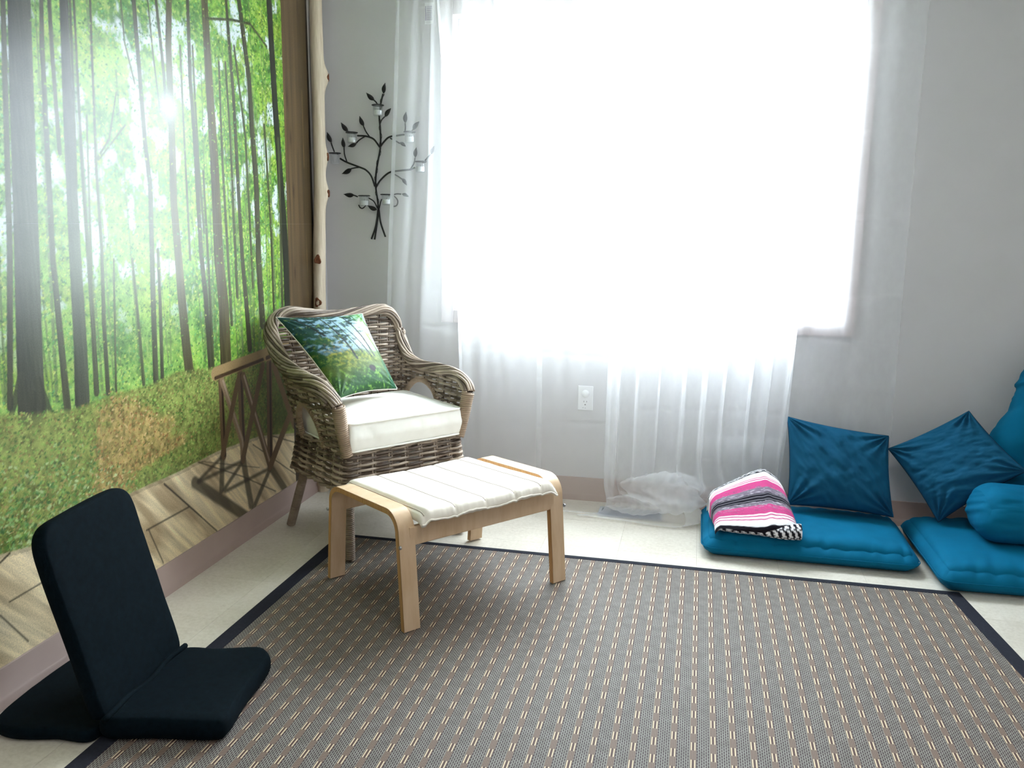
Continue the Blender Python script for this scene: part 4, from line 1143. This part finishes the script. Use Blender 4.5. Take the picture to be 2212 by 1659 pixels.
# ------------------------------------------------------------------ wall candle sconce
STEMS = {
 'main':[(-1.437, 1.841), (-1.448, 1.802), (-1.457, 1.742), (-1.454, 1.696), (-1.454, 1.612), (-1.475, 1.509), (-1.481, 1.438), (-1.472, 1.366), (-1.47, 1.323), (-1.477, 1.27), (-1.491, 1.192)],
 'root1':[(-1.469, 1.333), (-1.482, 1.255), (-1.505, 1.194)],
 'root2':[(-1.466, 1.333), (-1.458, 1.27), (-1.436, 1.205)],
 'b1':[(-1.456, 1.608), (-1.482, 1.641), (-1.502, 1.652), (-1.528, 1.658), (-1.564, 1.66)],
 'b1s':[(-1.502, 1.651), (-1.522, 1.678), (-1.534, 1.703)],
 'b1l':[(-1.527, 1.656), (-1.554, 1.641), (-1.571, 1.626)],
 'b1c':[(-1.592, 1.675), (-1.603, 1.677), (-1.613, 1.68)],
 'b2':[(-1.455, 1.608), (-1.436, 1.631), (-1.41, 1.652), (-1.364, 1.659), (-1.335, 1.662)],
 'b2a':[(-1.334, 1.674), (-1.332, 1.695), (-1.333, 1.712)],
 'b2b':[(-1.306, 1.674), (-1.296, 1.683)],
 'b2l':[(-1.405, 1.647), (-1.37, 1.63), (-1.36, 1.623)],
 'tr':[(-1.455, 1.705), (-1.444, 1.728), (-1.43, 1.741)],
 'tl':[(-1.463, 1.795), (-1.471, 1.806), (-1.48, 1.814)],
 'b3':[(-1.483, 1.433), (-1.501, 1.481), (-1.526, 1.507), (-1.557, 1.52), (-1.619, 1.542), (-1.652, 1.559)],
 'b3a':[(-1.679, 1.588), (-1.687, 1.609), (-1.694, 1.63)],
 'b3b':[(-1.618, 1.542), (-1.629, 1.576), (-1.631, 1.606)],
 'b3l':[(-1.558, 1.519), (-1.578, 1.517), (-1.599, 1.513)],
 'b4':[(-1.477, 1.431), (-1.455, 1.462), (-1.413, 1.495), (-1.367, 1.503), (-1.311, 1.509), (-1.288, 1.517)],
 'b4a':[(-1.31, 1.51), (-1.293, 1.537), (-1.288, 1.561)],
 'b4b':[(-1.24, 1.548), (-1.227, 1.562), (-1.213, 1.575)],
 'b4l':[(-1.4, 1.493), (-1.37, 1.478), (-1.351, 1.466)],
 'c1':[(-1.473, 1.336), (-1.488, 1.366), (-1.511, 1.381)],
 'c1b':[(-1.565, 1.349), (-1.556, 1.337), (-1.543, 1.334), (-1.525, 1.347)],
 'c1l':[(-1.569, 1.386), (-1.579, 1.391), (-1.589, 1.394)],
 'c2':[(-1.465, 1.332), (-1.454, 1.362), (-1.446, 1.376)],
 'c2b':[(-1.41, 1.353), (-1.395, 1.344), (-1.377, 1.349), (-1.371, 1.369), (-1.383, 1.386), (-1.397, 1.391)],
 'c2l':[(-1.397, 1.395), (-1.376, 1.4), (-1.353, 1.399)],
}
LEAVES = [((-1.435, 1.842), (-1.424, 1.886)), ((-1.48, 1.814), (-1.515, 1.846)), ((-1.43, 1.741), (-1.398, 1.777)), ((-1.533, 1.702), (-1.55, 1.745)), ((-1.611, 1.679), (-1.641, 1.718)), ((-1.571, 1.626), (-1.61, 1.612)), ((-1.333, 1.713), (-1.327, 1.76)), ((-1.298, 1.682), (-1.265, 1.718)), ((-1.36, 1.628), (-1.33, 1.609)), ((-1.694, 1.631), (-1.711, 1.676)), ((-1.631, 1.606), (-1.634, 1.651)), ((-1.598, 1.513), (-1.643, 1.49)), ((-1.288, 1.562), (-1.279, 1.606)), ((-1.212, 1.575), (-1.195, 1.611)), ((-1.352, 1.469), (-1.328, 1.438)), ((-1.588, 1.394), (-1.637, 1.398)), ((-1.477, 1.328), (-1.52, 1.347)), ((-1.353, 1.4), (-1.318, 1.388))]
sc = thing('candle_sconce', 'black wrought iron branch candle sconce on back wall beside window', 'candle sconce', (-1.466, YB, 1.33))
SY = YB - .024
def stem3(pts, y=SY): p = spline(np.array([(a, y, b) for a, b in pts]), 40); return p
for k, pts in STEMS.items():
    p = stem3(pts)
    if k == 'main': p[:, 1] += .004
    if k[0] == 'c' or k in ('b1c',): p[:, 1] -= np.linspace(.0, .012, 40)
    mb = MB(); mb.tube(p, .0042 if k in ('main', 'root1', 'root2', 'b1', 'b2', 'b3', 'b4') else .0030, 7)
    mb.build('main_stem' if k == 'main' else 'branch', M['black_metal'], sc)
p = stem3(STEMS['main']); d = np.linspace(0, 1, 40); t = np.linspace(0, 1, 260); q = np.stack([np.interp(t, d, p[:, k]) for k in range(3)], 1)
q[:, 0] += .0058 * np.cos(t * 62); q[:, 1] += .004 + .0058 * np.sin(t * 62)
mb = MB(); mb.tube(q[:220], .0011, 5); mb.build('wire_tendril', M['black_metal'], sc)
for (a, b) in LEAVES:
    A = np.array([a[0], SY, a[1]]); B = np.array([b[0], SY - .006, b[1]]); d = B - A; ln = np.linalg.norm(d); d /= ln
    w = np.cross(d, np.array([0, 1.0, 0])); w /= np.linalg.norm(w); nrm = np.cross(w, d)
    g = []
    for s_ in np.linspace(0, 1, 13):
        hw = ln * .235 * math.sin(math.pi * s_ ** .85) ** .9 * (1 - .25 * s_) if 0 < s_ < 1 else .0008
        cx = .05 * ln * math.sin(math.pi * s_)
        g.append([A + d * ln * s_ + w * (cx + hw * r) + np.array([0, -1, 0]) * (.004 * (1 - r * r) - .003) for r in (-1, -.5, 0, .5, 1)])
    g = np.array(g); mb = MB(); mb.grid(g); mb.grid(g + np.array([0, .0012, 0]), flip=True)
    for A_ in (np.s_[:, 0], np.s_[:, -1]): mb.grid(np.stack([g[A_], g[A_] + np.array([0, .0012, 0])], 0))
    mb.build('leaf', M['black_metal'], sc)
CUPS = [('topmost', -1.449, 1.787, 1), ('upper left', -1.577, 1.67, 1), ('upper right', -1.30, 1.67, 1), ('far left', -1.662, 1.58, 0), ('far right', -1.251, 1.541, 1), ('bottom left', -1.523, 1.39, 1), ('bottom right', -1.415, 1.396, 1)]
CY = YB - .058
gm = MB(); gm.lathe([(.0, -.048), (.019, -.048), (.0205, -.046), (.0235, .004), (.0225, .004), (.0195, -.043), (.0, -.043)], (0, 0, 0), 24); gm_me = gm.mesh('votive_cup'); gm_me.materials.append(M['votive'])
wm = MB(); wm.lathe([(.0, -.042), (.0175, -.042), (.018, -.041), (.0185, -.023), (.017, -.022), (.0, -.0225)], (0, 0, 0), 20); wm_me = wm.mesh('wax_body'); wm_me.materials.append(M['wax'])
km = MB(); km.tube(np.array([(0, 0, -.023), (0, 0, -.018), (.001, 0, -.014)]), .0008, 5); km_me = km.mesh('wick'); km_me.materials.append(M['black_metal'])
cup0 = None
for nm, x, z, has in CUPS:
    th = np.linspace(0, 2 * np.pi, 29)[:-1]
    mb = MB(); mb.tube(np.stack([x + .0258 * np.cos(th), CY + .0258 * np.sin(th), np.full(28, z)], -1), .0024, 6, closed=True)
    mb.tube(np.array([(x, CY + .025, z), (x, SY, z - .002)]), .0026, 6); mb.build('cup_ring', M['black_metal'], sc)
    cup = bpy.data.objects.new('votive_cup', gm_me); COL.objects.link(cup); cup.location = (x, CY, z)
    tag(cup, 'clear glass votive cup, %s of the seven on the black sconce%s' % (nm, '' if has else ', holding no candle'), 'votive cup', 'glass cups on the sconce')
    if has:
        c = thing('tealight', 'white tealight candle inside the %s glass cup of the sconce' % nm, 'candle', (x, CY, z), 'tealights in the sconce')
        for me_, n_ in ((wm_me, 'wax_body'), (km_me, 'wick')):
            o = bpy.data.objects.new(n_, me_); COL.objects.link(o); o.parent = c

# ------------------------------------------------------------------ sheer curtains on a rod
rod = thing('curtain_rod', 'white curtain rod above the window carrying four sheer curtains', 'curtain rod', (-.26, 3.672, 2.285))
mb = MB(); mb.tube(np.array([(-1.42, 3.672, 2.285), (-.3, 3.672, 2.285), (.90, 3.672, 2.285)]), .009, 12); mb.build('pole', M['rod'], rod)
for x in (-1.43, .91):
    mb = MB(); mb.lathe([(.0, -.02), (.012, -.016), (.018, 0), (.012, .016), (.0, .02)], (x, 3.672, 2.285), 16); mb.build('finial', M['rod'], rod)
    mb = MB(); xx = x + (.03 if x < 0 else -.03); mb.box(xx - .006, xx + .006, 3.672, YB, 2.276, 2.281); mb.box(xx - .012, xx + .012, YB - .004, YB, 2.25, 2.31); mb.build('bracket', M['rod'], rod, smooth=False)

def sheer(label, rows, nf, seed, creases=(), post=None, ns=190, hems=(True, True), fx=.6, mat='sheer'):
    """rows: (xl, xr, y, z, amplitude) from the rod down"""
    R = np.array(rows, float); K = spline(R, 230)
    s = np.linspace(0, 1, ns); S = np.broadcast_to(s, (230, ns)); xl, xr, yc, zc, am = [K[:, k:k + 1] for k in range(5)]
    wob = .35 * (fnoise(S * 4, np.broadcast_to(zc, S.shape) * .5, seed, 3) - .5)
    ph = 2 * math.pi * nf * (S + wob * .5) + seed
    f = np.sin(ph) * .7 + .35 * np.sin(ph * 1.73 + 1.3) + .25 * np.sin(ph * .41 + seed)
    X = xl + (xr - xl) * S + fx * am * np.cos(ph) * np.sin(math.pi * S) ** .5
    Yv = yc + am * f; Zv = np.broadcast_to(zc, S.shape).copy()
    gat = np.clip((zc - 2.10) / .12, 0, 1)
    Yv = Yv + gat * .008 * np.sin(2 * math.pi * nf * 3.1 * S + seed)
    for c in creases: Yv = Yv - .0035 * np.exp(-((Zv - c - .01 * np.sin(S * 5 + c * 9)) / .007) ** 2)
    P = np.stack([X, Yv, Zv], -1)
    if post: P = post(P, S)
    P[..., 1] = np.minimum(P[..., 1], YB - .004)
    t = thing('sheer_curtain', label, 'curtain', tuple(P[0, ns // 2]), 'white sheer curtains')
    mb = MB(); mb.grid(P); mb.build('voile', M[mat], t)
    for side, on in zip((0, 1), hems):
        if not on: continue
        w = .019 / max(1e-3, abs(R[0, 1] - R[0, 0])); ks = np.linspace(0, w, 5) if side == 0 else np.linspace(1 - w, 1, 5)
        H = np.stack([np.stack([np.interp(ks, s, P[i, :, k]) for k in range(3)], -1) for i in range(230)])
        H[..., 1] -= .0018; mb = MB(); mb.grid(H); mb.build('side_hem', M['sheer'], t)
    H = P[-5:].copy(); H[..., 2] += .0015; mb = MB(); mb.grid(H); mb.build('bottom_hem', M['sheer'], t)
    return t
CR = (1.95, 1.65, 1.30, .985, .80, .60, .36)
sheer('sheer white curtain hanging left of window, partly veiling the candle sconce',
      [(-1.345, -.74, 3.69, 2.305, .010), (-1.345, -.72, 3.682, 2.22, .022), (-1.372, -.69, 3.676, 1.6, .026), (-1.395, -.675, 3.672, 1.1, .022), (-1.408, -.668, 3.672, .7, .018), (-1.412, -.665, 3.675, .3, .016), (-1.412, -.662, 3.68, .02, .014)],
      4.6, 1.0, CR, fx=.3, mat='sheer_fine')
def floor_post(P, S):
    P[..., 2] = np.where(P[..., 2] < .0095, np.maximum(P[..., 2], .0075 + .0015 * np.sin(S * 40)), P[..., 2]); return P
sheer('sheer white curtain veiling left half of window, hem trailing on floor left of vent',
      [(-1.16, -.28, 3.672, 2.305, .010), (-1.15, -.27, 3.655, 2.22, .026), (-1.09, -.28, 3.625, 1.6, .026), (-1.05, -.30, 3.605, 1.1, .016), (-1.035, -.31, 3.600, .7, .008), (-1.03, -.32, 3.62, .3, .005), (-1.03, -.33, 3.66, .05, .003), (-1.03, -.34, 3.67, .012, .002), (-1.02, -.36, 3.62, .008, .001), (-1.0, -.40, 3.575, .008, .0)],
      5.5, 2.3, (1.95, 1.65, 1.30, .985, .72, .40), floor_post, mat='sheer_fine')
def pouch(P, S):
    z = P[..., 2].copy(); w = np.clip((S - .28) / .3, 0, 1); w = w * w * (3 - 2 * w); w = w * (1 - .6 * np.clip((S - .75) / .25, 0, 1))
    P[..., 1] -= w * .085 * np.exp(-((z - .17) / .11) ** 2) * (.75 + .5 * fnoise(S * 7, z * 9, 71))
    P[..., 0] += w * .05 * np.exp(-((z - .12) / .1) ** 2)
    lift = np.clip((.20 - z) / .2, 0, 1) * w
    P[..., 2] = z + lift * (.075 + .03 * np.sin(S * 17))
    P[..., 1] += np.clip((.10 - z) / .1, 0, 1) * w * .06
    l = np.clip((.3 - S) / .3, 0, 1); low = np.clip((.16 - z) / .15, 0, 1)
    P[..., 0] += (1 - w) * low ** 2 * .20 * (.2 + .9 * S / .3); P[..., 1] -= (1 - w) * low ** 2 * .085 * (.3 + S / .4)
    P[..., 1] += .04 * np.clip((S - .45) / .2, 0, 1) * np.clip((.40 - z) / .12, 0, 1)
    P[..., 2] = np.maximum(P[..., 2], .0085)
    return P
bunched = sheer('sheer white curtain right of outlet, bunched up at floor behind striped blanket',
      [(-.34, .45, 3.672, 2.305, .010), (-.345, .445, 3.652, 2.22, .026), (-.352, .425, 3.625, 1.6, .028), (-.36, .41, 3.605, 1.1, .028), (-.364, .402, 3.60, .8, .030), (-.368, .392, 3.605, .5, .032), (-.37, .385, 3.62, .28, .032), (-.374, .36, 3.65, .14, .026), (-.38, .34, 3.655, .05, .018), (-.42, .33, 3.63, .012, .006), (-.52, .30, 3.575, .008, .001)],
      8.5, 3.7, (1.95, 1.65, 1.30, .985, .80, .50), pouch, fx=.9)
# the surplus cloth of that panel, gathered into a slack pouch just above the floor
def slack(x0, x1, zc0, zc1, r0, ry, yb, seed, t0=-.5, t1=1.35):
    sv = np.linspace(0, 1, 90); th = np.linspace(t0 * math.pi / 2, t1 * math.pi, 70)
    Sg, Tg = np.meshgrid(sv, th, indexing='ij')
    env = .25 + .75 * np.sin(math.pi * np.clip(Sg * .92 + .06, 0, 1)) ** .8 * (.6 + .55 * Sg)
    rip = 1 + .10 * np.sin(Tg * 5 + Sg * 7 + seed) + .16 * (fnoise(Sg * 6, Tg * 3, seed, 3) - .5) + .05 * np.sin(Sg * 40 + 3 * Tg)
    X = x0 + (x1 - x0) * Sg + .02 * np.sin(Tg * 2 + seed)
    Zv = zc0 + (zc1 - zc0) * Sg + r0 * env * rip * np.cos(Tg)
    Yv = yb - ry * env * rip * np.sin(np.clip(Tg, 0, math.pi)) + .02 * (Tg < 0)
    P = np.stack([X, Yv, np.maximum(Zv, .010)], -1)
    mb = MB(); mb.grid(P); return mb.build('gathered_tail', M['sheer'], bunched)
slack(-.275, .062, .135, .120, .095, .085, 3.600, 3)
slack(-.200, .050, .155, .135, .075, .060, 3.605, 8, -.8, 1.2)
slack(-.335, -.10, .060, .055, .045, .055, 3.600, 5)
sheer('sheer white curtain right of window, hanging flat against wall above teal pillow',
      [(.36, .806, 3.69, 2.305, .008), (.365, .807, 3.715, 2.22, .008), (.372, .814, 3.742, 1.6, .006), (.384, .820, 3.748, 1.1, .006), (.392, .824, 3.752, .80, .005), (.384, .828, 3.756, .5, .005), (.388, .832, 3.752, .25, .008), (.39, .834, 3.76, .03, .005)],
      2.6, 5.1, CR)

# ------------------------------------------------------------------ floor mattresses, pillows, blanket
def mat_disp(bulge, seed, front_r):
    def f(P, q):
        P = P.copy(); u, v, w = q[..., 0], q[..., 1], q[..., 2]; top = np.clip(w, 0, 1)
        crown = (1 - u ** 2) ** .6 * (1 - v ** 2) ** .6
        P[..., 2] += top * bulge * crown
        m = np.exp(-((np.abs(v) - 1) / .22) ** 2) * (w > -.5)
        puck = np.abs(np.sin(P[..., 0] * 46 + 5 * fnoise(P[..., 0] * 9, P[..., 0] * 0, seed))) ** 3 * fnoise(P[..., 0] * 13, P[..., 0] * 0 + 3, seed + 2)
        P[..., 2] -= top * m * .014 * puck
        P[..., 2] += top * .012 * (fnoise(P[..., 0] * 6, P[..., 1] * 6, seed + 4) - .5) * crown
        side = np.clip(1 - np.abs(w), 0, 1)
        P[..., 1] += np.where(np.abs(v) > .9, np.sign(v) * side * .018, 0); P[..., 0] += np.where(np.abs(u) > .9, np.sign(u) * side * .014, 0)
        P[..., 2] = np.where(w < -.99, np.maximum(P[..., 2], .001), P[..., 2])
        return P
    return f
def mattress(label, x0, x1, y0, y1, h, bulge, seed, rot=0.0, r=.042):
    t = thing('floor_mattress', label, 'floor cushion', ((x0 + x1) / 2, (y0 + y1) / 2, 0), 'teal floor mattresses')
    mb = rounded_box(x0, x1, y0, y1, .001, h, r, 120, 64, 16, mat_disp(bulge, seed, .03))
    c = np.array([(x0 + x1) / 2, (y0 + y1) / 2, 0]); ca, sa = math.cos(rot), math.sin(rot)
    rt = lambda V: np.stack([c[0] + (V[..., 0] - c[0]) * ca - (V[..., 1] - c[1]) * sa, c[1] + (V[..., 0] - c[0]) * sa + (V[..., 1] - c[1]) * ca, V[..., 2]], -1)
    mb.v = [rt(v) for v in mb.v]; mb.build('cover', M['teal'], t, merge=.0006)
    c2 = []
    rr = .03
    for cx, cy, a0 in ((x1 - rr, y0 + rr, -90), (x1 - rr, y1 - rr, 0), (x0 + rr, y1 - rr, 90), (x0 + rr, y0 + rr, 180)):
        for a in np.linspace(a0, a0 + 90, 6): c2.append((cx + (rr + .015) * math.cos(math.radians(a)), cy + (rr + .018) * math.sin(math.radians(a)), h * .52))
    c2 = resample(np.vstack([c2, c2[:1]]), 161)[:-1]; mb = MB(); mb.tube(rt(c2), .0022, 5, closed=True); mb.build('side_seam', M['teal'], t)
    return t
mattress('bright teal floor mattress under the folded striped blanket', .075, .845, 3.215, 3.655, .088, .034, 81)
mattress('bright teal floor mattress at right edge beneath the tilted blue pillow', .895, 1.75, 3.09, 3.66, .098, .040, 86, rot=.03)
# folded mattress against the wall at the far right
t = thing('folded_mattress', 'bright teal mattress folded up against back wall at far right', 'floor cushion', (1.4, 3.45, .12))
def fold_disp(P, q):
    P = P.copy(); u, v, w = q[..., 0], q[..., 1], q[..., 2]
    P[..., 2] += np.clip(w, 0, 1) * .028 * (1 - v ** 2)
    m = np.exp(-((1 + u) / .55) ** 2)
    k = fnoise(P[..., 2] * 26 + P[..., 1] * 10, P[..., 0] * 5, 77, 3) - .5
    P[..., 0] += .030 * k * m; P[..., 1] += np.sign(v) * .020 * k * m * (np.abs(v) > .5); P[..., 2] += .022 * k * m * np.clip(w, 0, 1)
    return P
rounded_box(1.045, 1.75, 3.22, 3.49, .135, .300, .085, 80, 50, 34, fold_disp).build('seat_fold', M['teal'], t, merge=.0006)
def back_disp(P, q):
    P = fold_disp(P, q); P[..., 0] += np.clip(P[..., 2] - .30, 0, 1) * .34 + .012 * np.sin(P[..., 2] * 14); return P
rounded_box(1.13, 1.85, 3.545, 3.74, .135, .76, .085, 70, 30, 70, back_disp).build('back_fold', M['teal'], t, merge=.0006)

def plain_pillow(label, corners, thick, seed, wdir, sag=0.0):
    base = np.mean(np.array(corners)[2:], 0)
    t = thing('throw_pillow', label, 'pillow', tuple(base), 'dark blue throw pillows')
    _, e = pillow('pillow_cover', M['blue_pillow'], corners, thick, 90, .05, .012, seed, t, None, wdir, .42, sag)
    mb = MB(); mb.tube(resample(np.vstack([e, e[:1]]), 200)[:-1], .0016, 5, closed=True); mb.build('edge_seam', M['teal_dark'], t)
plain_pillow('dark blue square pillow leaning upright beside the striped blanket', [(.392, 3.665, .482), (.800, 3.66, .425), (.812, 3.50, .128), (.400, 3.49, .150)], .062, 91, (.5, .85), .25)
plain_pillow('dark blue pillow tilted on one corner, second from the striped blanket', [(.800, 3.655, .372), (1.090, 3.655, .550), (1.25, 3.44, .372), (.972, 3.475, .130)], .062, 95, (.9, .3), .2)

# folded striped blanket
bl = thing('striped_blanket', 'folded pink, white and black striped woven blanket on teal mattress', 'blanket', (.25, 3.35, .12))
na, nv_ = 70, 150
A = np.linspace(0, 1, na); V = np.linspace(-.10, 1.0, nv_)
Ag, Vg = np.meshgrid(A, V)
back = spline(np.array([(.080, 3.405, .205), (.175, 3.475, .240), (.285, 3.540, .272), (.345, 3.50, .262), (.375, 3.43, .232)]), 80)
front = spline(np.array([(.110, 3.222, .118), (.20, 3.214, .124), (.30, 3.212, .134), (.37, 3.214, .142), (.425, 3.225, .126)]), 80)
bk = np.stack([np.interp(Ag, np.linspace(0, 1, 80), back[:, k]) for k in range(3)], -1); fr = np.stack([np.interp(Ag, np.linspace(0, 1, 80), front[:, k]) for k in range(3)], -1)
Tp = bk * (1 - Vg)[..., None] + fr * Vg[..., None]
Tp[..., 2] += .030 * np.clip(1 - (2 * np.clip(Vg, 0, 1) - 1) ** 2, 0, 1) ** .6 * (1 - .4 * np.abs(2 * Ag - 1)) + .008 * (fnoise(Ag * 3, Vg * 5, 101) - .5)
Tp[..., 2] -= .05 * np.clip(-Vg / .1, 0, 1) ** 1.5; Tp[..., 2] += .006 * np.exp(-((Ag - .62) / .05) ** 2)
eg = np.minimum(Ag, 1 - Ag); Tp[..., 2] -= .022 * (1 - np.sqrt(np.clip(eg / .06, 0, 1)))
Vw = Vg * 1.10 - .095 + .016 * np.sin(Ag * 7 + 1) + .012 * (fnoise(Ag * 5, Vg * 3, 103) - .5)
def stripe(v, a):
    lin = lambda *c: np.array(L(*c))
    W_, K_, PK, GY = lin(236, 234, 238), lin(30, 27, 36), lin(194, 72, 128), lin(120, 110, 124)
    C = np.zeros(v.shape + (3,)); C[...] = W_
    def band(lo, hi, c):
        m = np.clip((v - lo) / .006 + .5, 0, 1) * np.clip((hi - v) / .006 + .5, 0, 1); C[...] = C * (1 - m[..., None]) + c * m[..., None]
    for lo, hi, c in ((.0, .018, K_), (.125, .142, PK), (.162, .182, PK), (.205, .375, PK), (.35, .47, GY), (.455, .605, K_), (.605, .69, GY), (.665, .80, PK), (.82, .838, PK), (.868, .884, PK), (.968, 1.02, K_)): band(lo, hi, c)
    for c0 in (.475, .525, .578): band(c0 - .004, c0 + .004, lin(150, 146, 156))
    n = fnoise(a * 34, v * 90, 107, 3); m = np.clip((n - .58) * 8, 0, 1) * (((v > .33) & (v < .46)) | ((v > .60) & (v < .72))) * .7
    C[...] = C * (1 - m[..., None]) + lin(196, 190, 200) * m[..., None]
    m = np.clip((n - .60) * 8, 0, 1) * (((v > .27) & (v < .36)) | ((v > .68) & (v < .76))) * .8; C[...] = C * (1 - m[..., None]) + lin(120, 90, 120) * m[..., None]
    sp = ((np.sin(a * 70 + np.floor(v * 90) * 1.6) * np.sin(v * 260) > -.05) & ((v < 0) | (v > 1.02))); C[...] = np.where(sp[..., None], K_, C)
    return C
def col_mesh(name, grids, mat, parent, merge=0):
    mb = MB(); cs = []
    for P, c in grids: mb.grid(P); cs.append(c.reshape(-1, 3))
    me = mb.mesh(name); c = np.concatenate(cs); at = me.attributes.new('col', 'FLOAT_COLOR', 'POINT')
    at.data.foreach_set('color', np.concatenate([c, np.ones((len(c), 1))], 1).astype(np.float32).ravel())
    bm = bmesh.new(); bm.from_mesh(me); bmesh.ops.recalc_face_normals(bm, faces=bm.faces); bm.to_mesh(me); bm.free()
    return link(name, me, mat, parent)
Bt = Tp.copy(); Bt[..., 2] = np.minimum(np.maximum(Tp[..., 2] - .055, .119), Tp[..., 2] - .004)
ct = stripe(Vw, Ag)
gr = [(Tp, ct), (Bt, ct)]
for ix in (np.s_[0, :], np.s_[-1, :], np.s_[:, 0], np.s_[:, -1]): gr.append((np.stack([Tp[ix], Bt[ix]], 0), np.stack([ct[ix], ct[ix]], 0)))
col_mesh('striped_fold', gr, M['blanket'], bl)
# lower folds with the speckled side showing at the front
def roll(name, pts, r0, r1, seed):
    P = spline(np.array(pts), 80); th = np.linspace(0, 2 * np.pi, 27)
    rr = np.linspace(r0, r1, 80) * (1 + .12 * np.sin(np.linspace(0, 9, 80) + seed)); g = np.zeros((80, 27, 3)); cc = np.zeros((80, 27, 3))
    for i in range(80):
        g[i] = P[i] + np.stack([np.zeros(27), np.cos(th) * rr[i] * 1.5, np.sin(th) * rr[i]], -1)
    a = np.broadcast_to(np.linspace(0, 1, 80)[:, None], (80, 27)); v = 1.1 + .12 * np.broadcast_to(th[None], (80, 27))
    cc = stripe(v, a)
    caps = [(np.stack([np.repeat(P[k][None], 27, 0), g[k]], 0), np.stack([cc[k], cc[k]], 0)) for k in (0, -1)]
    return col_mesh(name, [(g, cc)] + caps, M['blanket'], bl)
roll('lower_fold', [(.125, 3.255, .112), (.21, 3.25, .112), (.31, 3.240, .118), (.38, 3.238, .124), (.430, 3.250, .122)], .010, .031, 1)
Lw = np.array([(.09, 3.40), (.30, 3.52), (.385, 3.42), (.425, 3.26), (.12, 3.26)])
mb = MB()
def slabcol(name, poly, z0, z1):
    m = MB(); ring_slab(m, smooth_poly(poly, 70), z0, z1, .02, .004, lambda P: P)
    me = m.mesh(name); V_ = np.vstack(m.v); c = stripe(1.1 + (V_[:, 1] - 3.2) * 2 + V_[:, 2], V_[:, 0] * 2.5)
    at = me.attributes.new('col', 'FLOAT_COLOR', 'POINT'); at.data.foreach_set('color', np.concatenate([c, np.ones((len(c), 1))], 1).astype(np.float32).ravel())
    return link(name, me, M['blanket'], bl)
slabcol('middle_fold', Lw * .8 + Lw.mean(0) * .2, .112, .140)
slabcol('inner_fold', Lw * .7 + Lw.mean(0) * .3 + np.array([.0, .03]), .138, .172)
